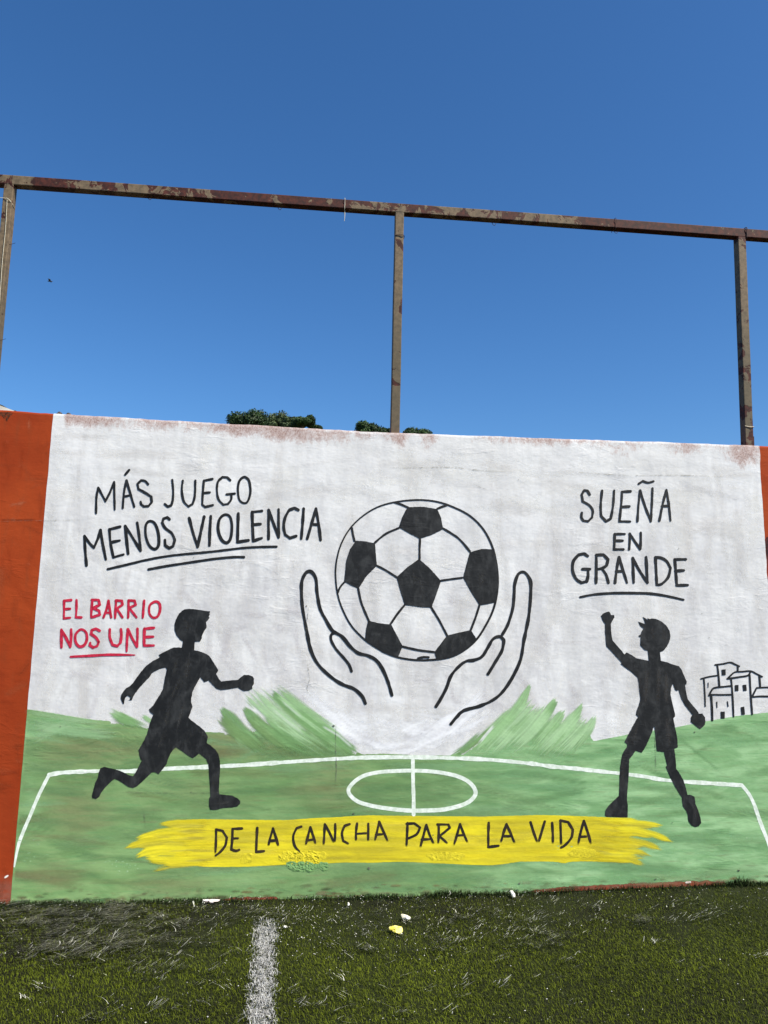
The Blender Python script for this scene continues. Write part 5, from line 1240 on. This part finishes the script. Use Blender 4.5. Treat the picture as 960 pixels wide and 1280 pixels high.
# shed roof peeping over the wall at the far left
Ys = 3.0
(xr, zr), (xl_, zl_) = W(19, 513.5, Ys), W(0, 506.5, Ys)
sl_ = (zl_ - zr) / (xl_ - xr)
shed = empty('shed', (xr - 1.6, Ys + 1.5, 0)); tag(shed, 'shed with a sloping pale sheet roof, its corner showing over the wall at far left', 'shed')
def shed_mesh(name, V, F, mat):
    o = mesh(name, [Vector(v) - shed.location for v in V], F, mat, shed); return o
def zroof(x): return zr + (x - xr) * sl_
x_a, x_b = xr - 3.2, xr - .05
V = [(x_a, Ys + .1, 0), (x_b, Ys + .1, 0), (x_b, Ys + 3, 0), (x_a, Ys + 3, 0), (x_a, Ys + .1, zroof(x_a) - .12), (x_b, Ys + .1, zroof(x_b) - .10), (x_b, Ys + 3, zroof(x_b) - .10), (x_a, Ys + 3, zroof(x_a) - .12)]
shed_mesh('wall', V, [(0, 1, 5, 4), (1, 2, 6, 5), (2, 3, 7, 6), (3, 0, 4, 7)], m_flat('shed_wall', lin(150, 140, 125), lin(180, 170, 155), 4, bumpk=0))
V = []; F = []; nr = 90
for j, yy in enumerate((Ys - .02, Ys + 3.15)):
    for i in range(nr + 1):
        x = xr - 3.35 + 3.36 * i / nr; V.append((x, yy, zroof(x) + .008 * math.sin(i * 1.4)))
for j, yy in enumerate((Ys - .02, Ys + 3.15)):
    for i in range(nr + 1):
        x = xr - 3.35 + 3.36 * i / nr; V.append((x, yy, zroof(x) + .008 * math.sin(i * 1.4) - .006))
m1 = nr + 1
for i in range(nr):
    F += [(i, i + 1, m1 + i + 1, m1 + i), (2 * m1 + i, 3 * m1 + i, 3 * m1 + i + 1, 2 * m1 + i + 1), (i, 2 * m1 + i, 2 * m1 + i + 1, i + 1), (m1 + i, m1 + i + 1, 3 * m1 + i + 1, 3 * m1 + i)]
shed_mesh('roof', V, F, m_flat('dark_sheet', lin(80, 78, 74), lin(120, 116, 110), 6, bumpk=0))
V = [(xr - 3.35, Ys - .05, zroof(xr - 3.35) - .008), (xr, Ys - .05, zroof(xr) - .008), (xr, Ys - .05, zroof(xr) - .05), (xr - 3.35, Ys - .05, zroof(xr - 3.35) - .12), (xr - 3.35, Ys - .024, zroof(xr - 3.35) - .008), (xr, Ys - .024, zroof(xr) - .008), (xr, Ys - .024, zroof(xr) - .05), (xr - 3.35, Ys - .024, zroof(xr - 3.35) - .12)]
shed_mesh('fascia', V, [(3, 2, 1, 0), (4, 5, 6, 7), (0, 1, 5, 4), (2, 3, 7, 6), (1, 2, 6, 5), (3, 0, 4, 7)], m_flat('pale_board', lin(205, 200, 185), lin(232, 228, 215), 6, bumpk=0))

# a bird high over the wall
d = ray(62.5, 351.5); t = 40 / d.y; bp = Vector((0, -DIST, EYE)) + d * t
bird = empty('bird', bp); tag(bird, 'tiny dark bird flying in the sky below the left end of the beam', 'bird')
BD = m_flat('dark_feathers', lin(60, 60, 66), lin(90, 90, 96), 9, bumpk=0)
V = []; F = []; n = 8
prof = [(-.14, .004), (-.10, .02), (-.04, .036), (.03, .034), (.075, .018), (.10, .022), (.125, .012), (.15, .002)]
for i, (xx, rr) in enumerate(prof):
    for q in range(n): V.append((xx, rr * math.cos(q * 6.283 / n), rr * math.sin(q * 6.283 / n)))
for i in range(len(prof) - 1):
    for q in range(n): F.append((i * n + q, i * n + (q + 1) % n, (i + 1) * n + (q + 1) % n, (i + 1) * n + q))
mesh('body', V, F, BD, bird, smooth=True)
for sg in (-1, 1):
    V = [(.05, sg * .02, .01), (.06, sg * .10, .05), (.02, sg * .20, .055), (-.04, sg * .27, .03), (-.03, sg * .18, .035), (-.05, sg * .08, .03), (-.04, sg * .02, .005)]
    V += [(a, b, c - .006) for a, b, c in V]
    F = [tuple(range(7)), tuple(range(13, 6, -1))] + [(i, (i + 1) % 7, 7 + (i + 1) % 7, 7 + i) for i in range(7)]
    mesh('wing', V, F, BD, bird)
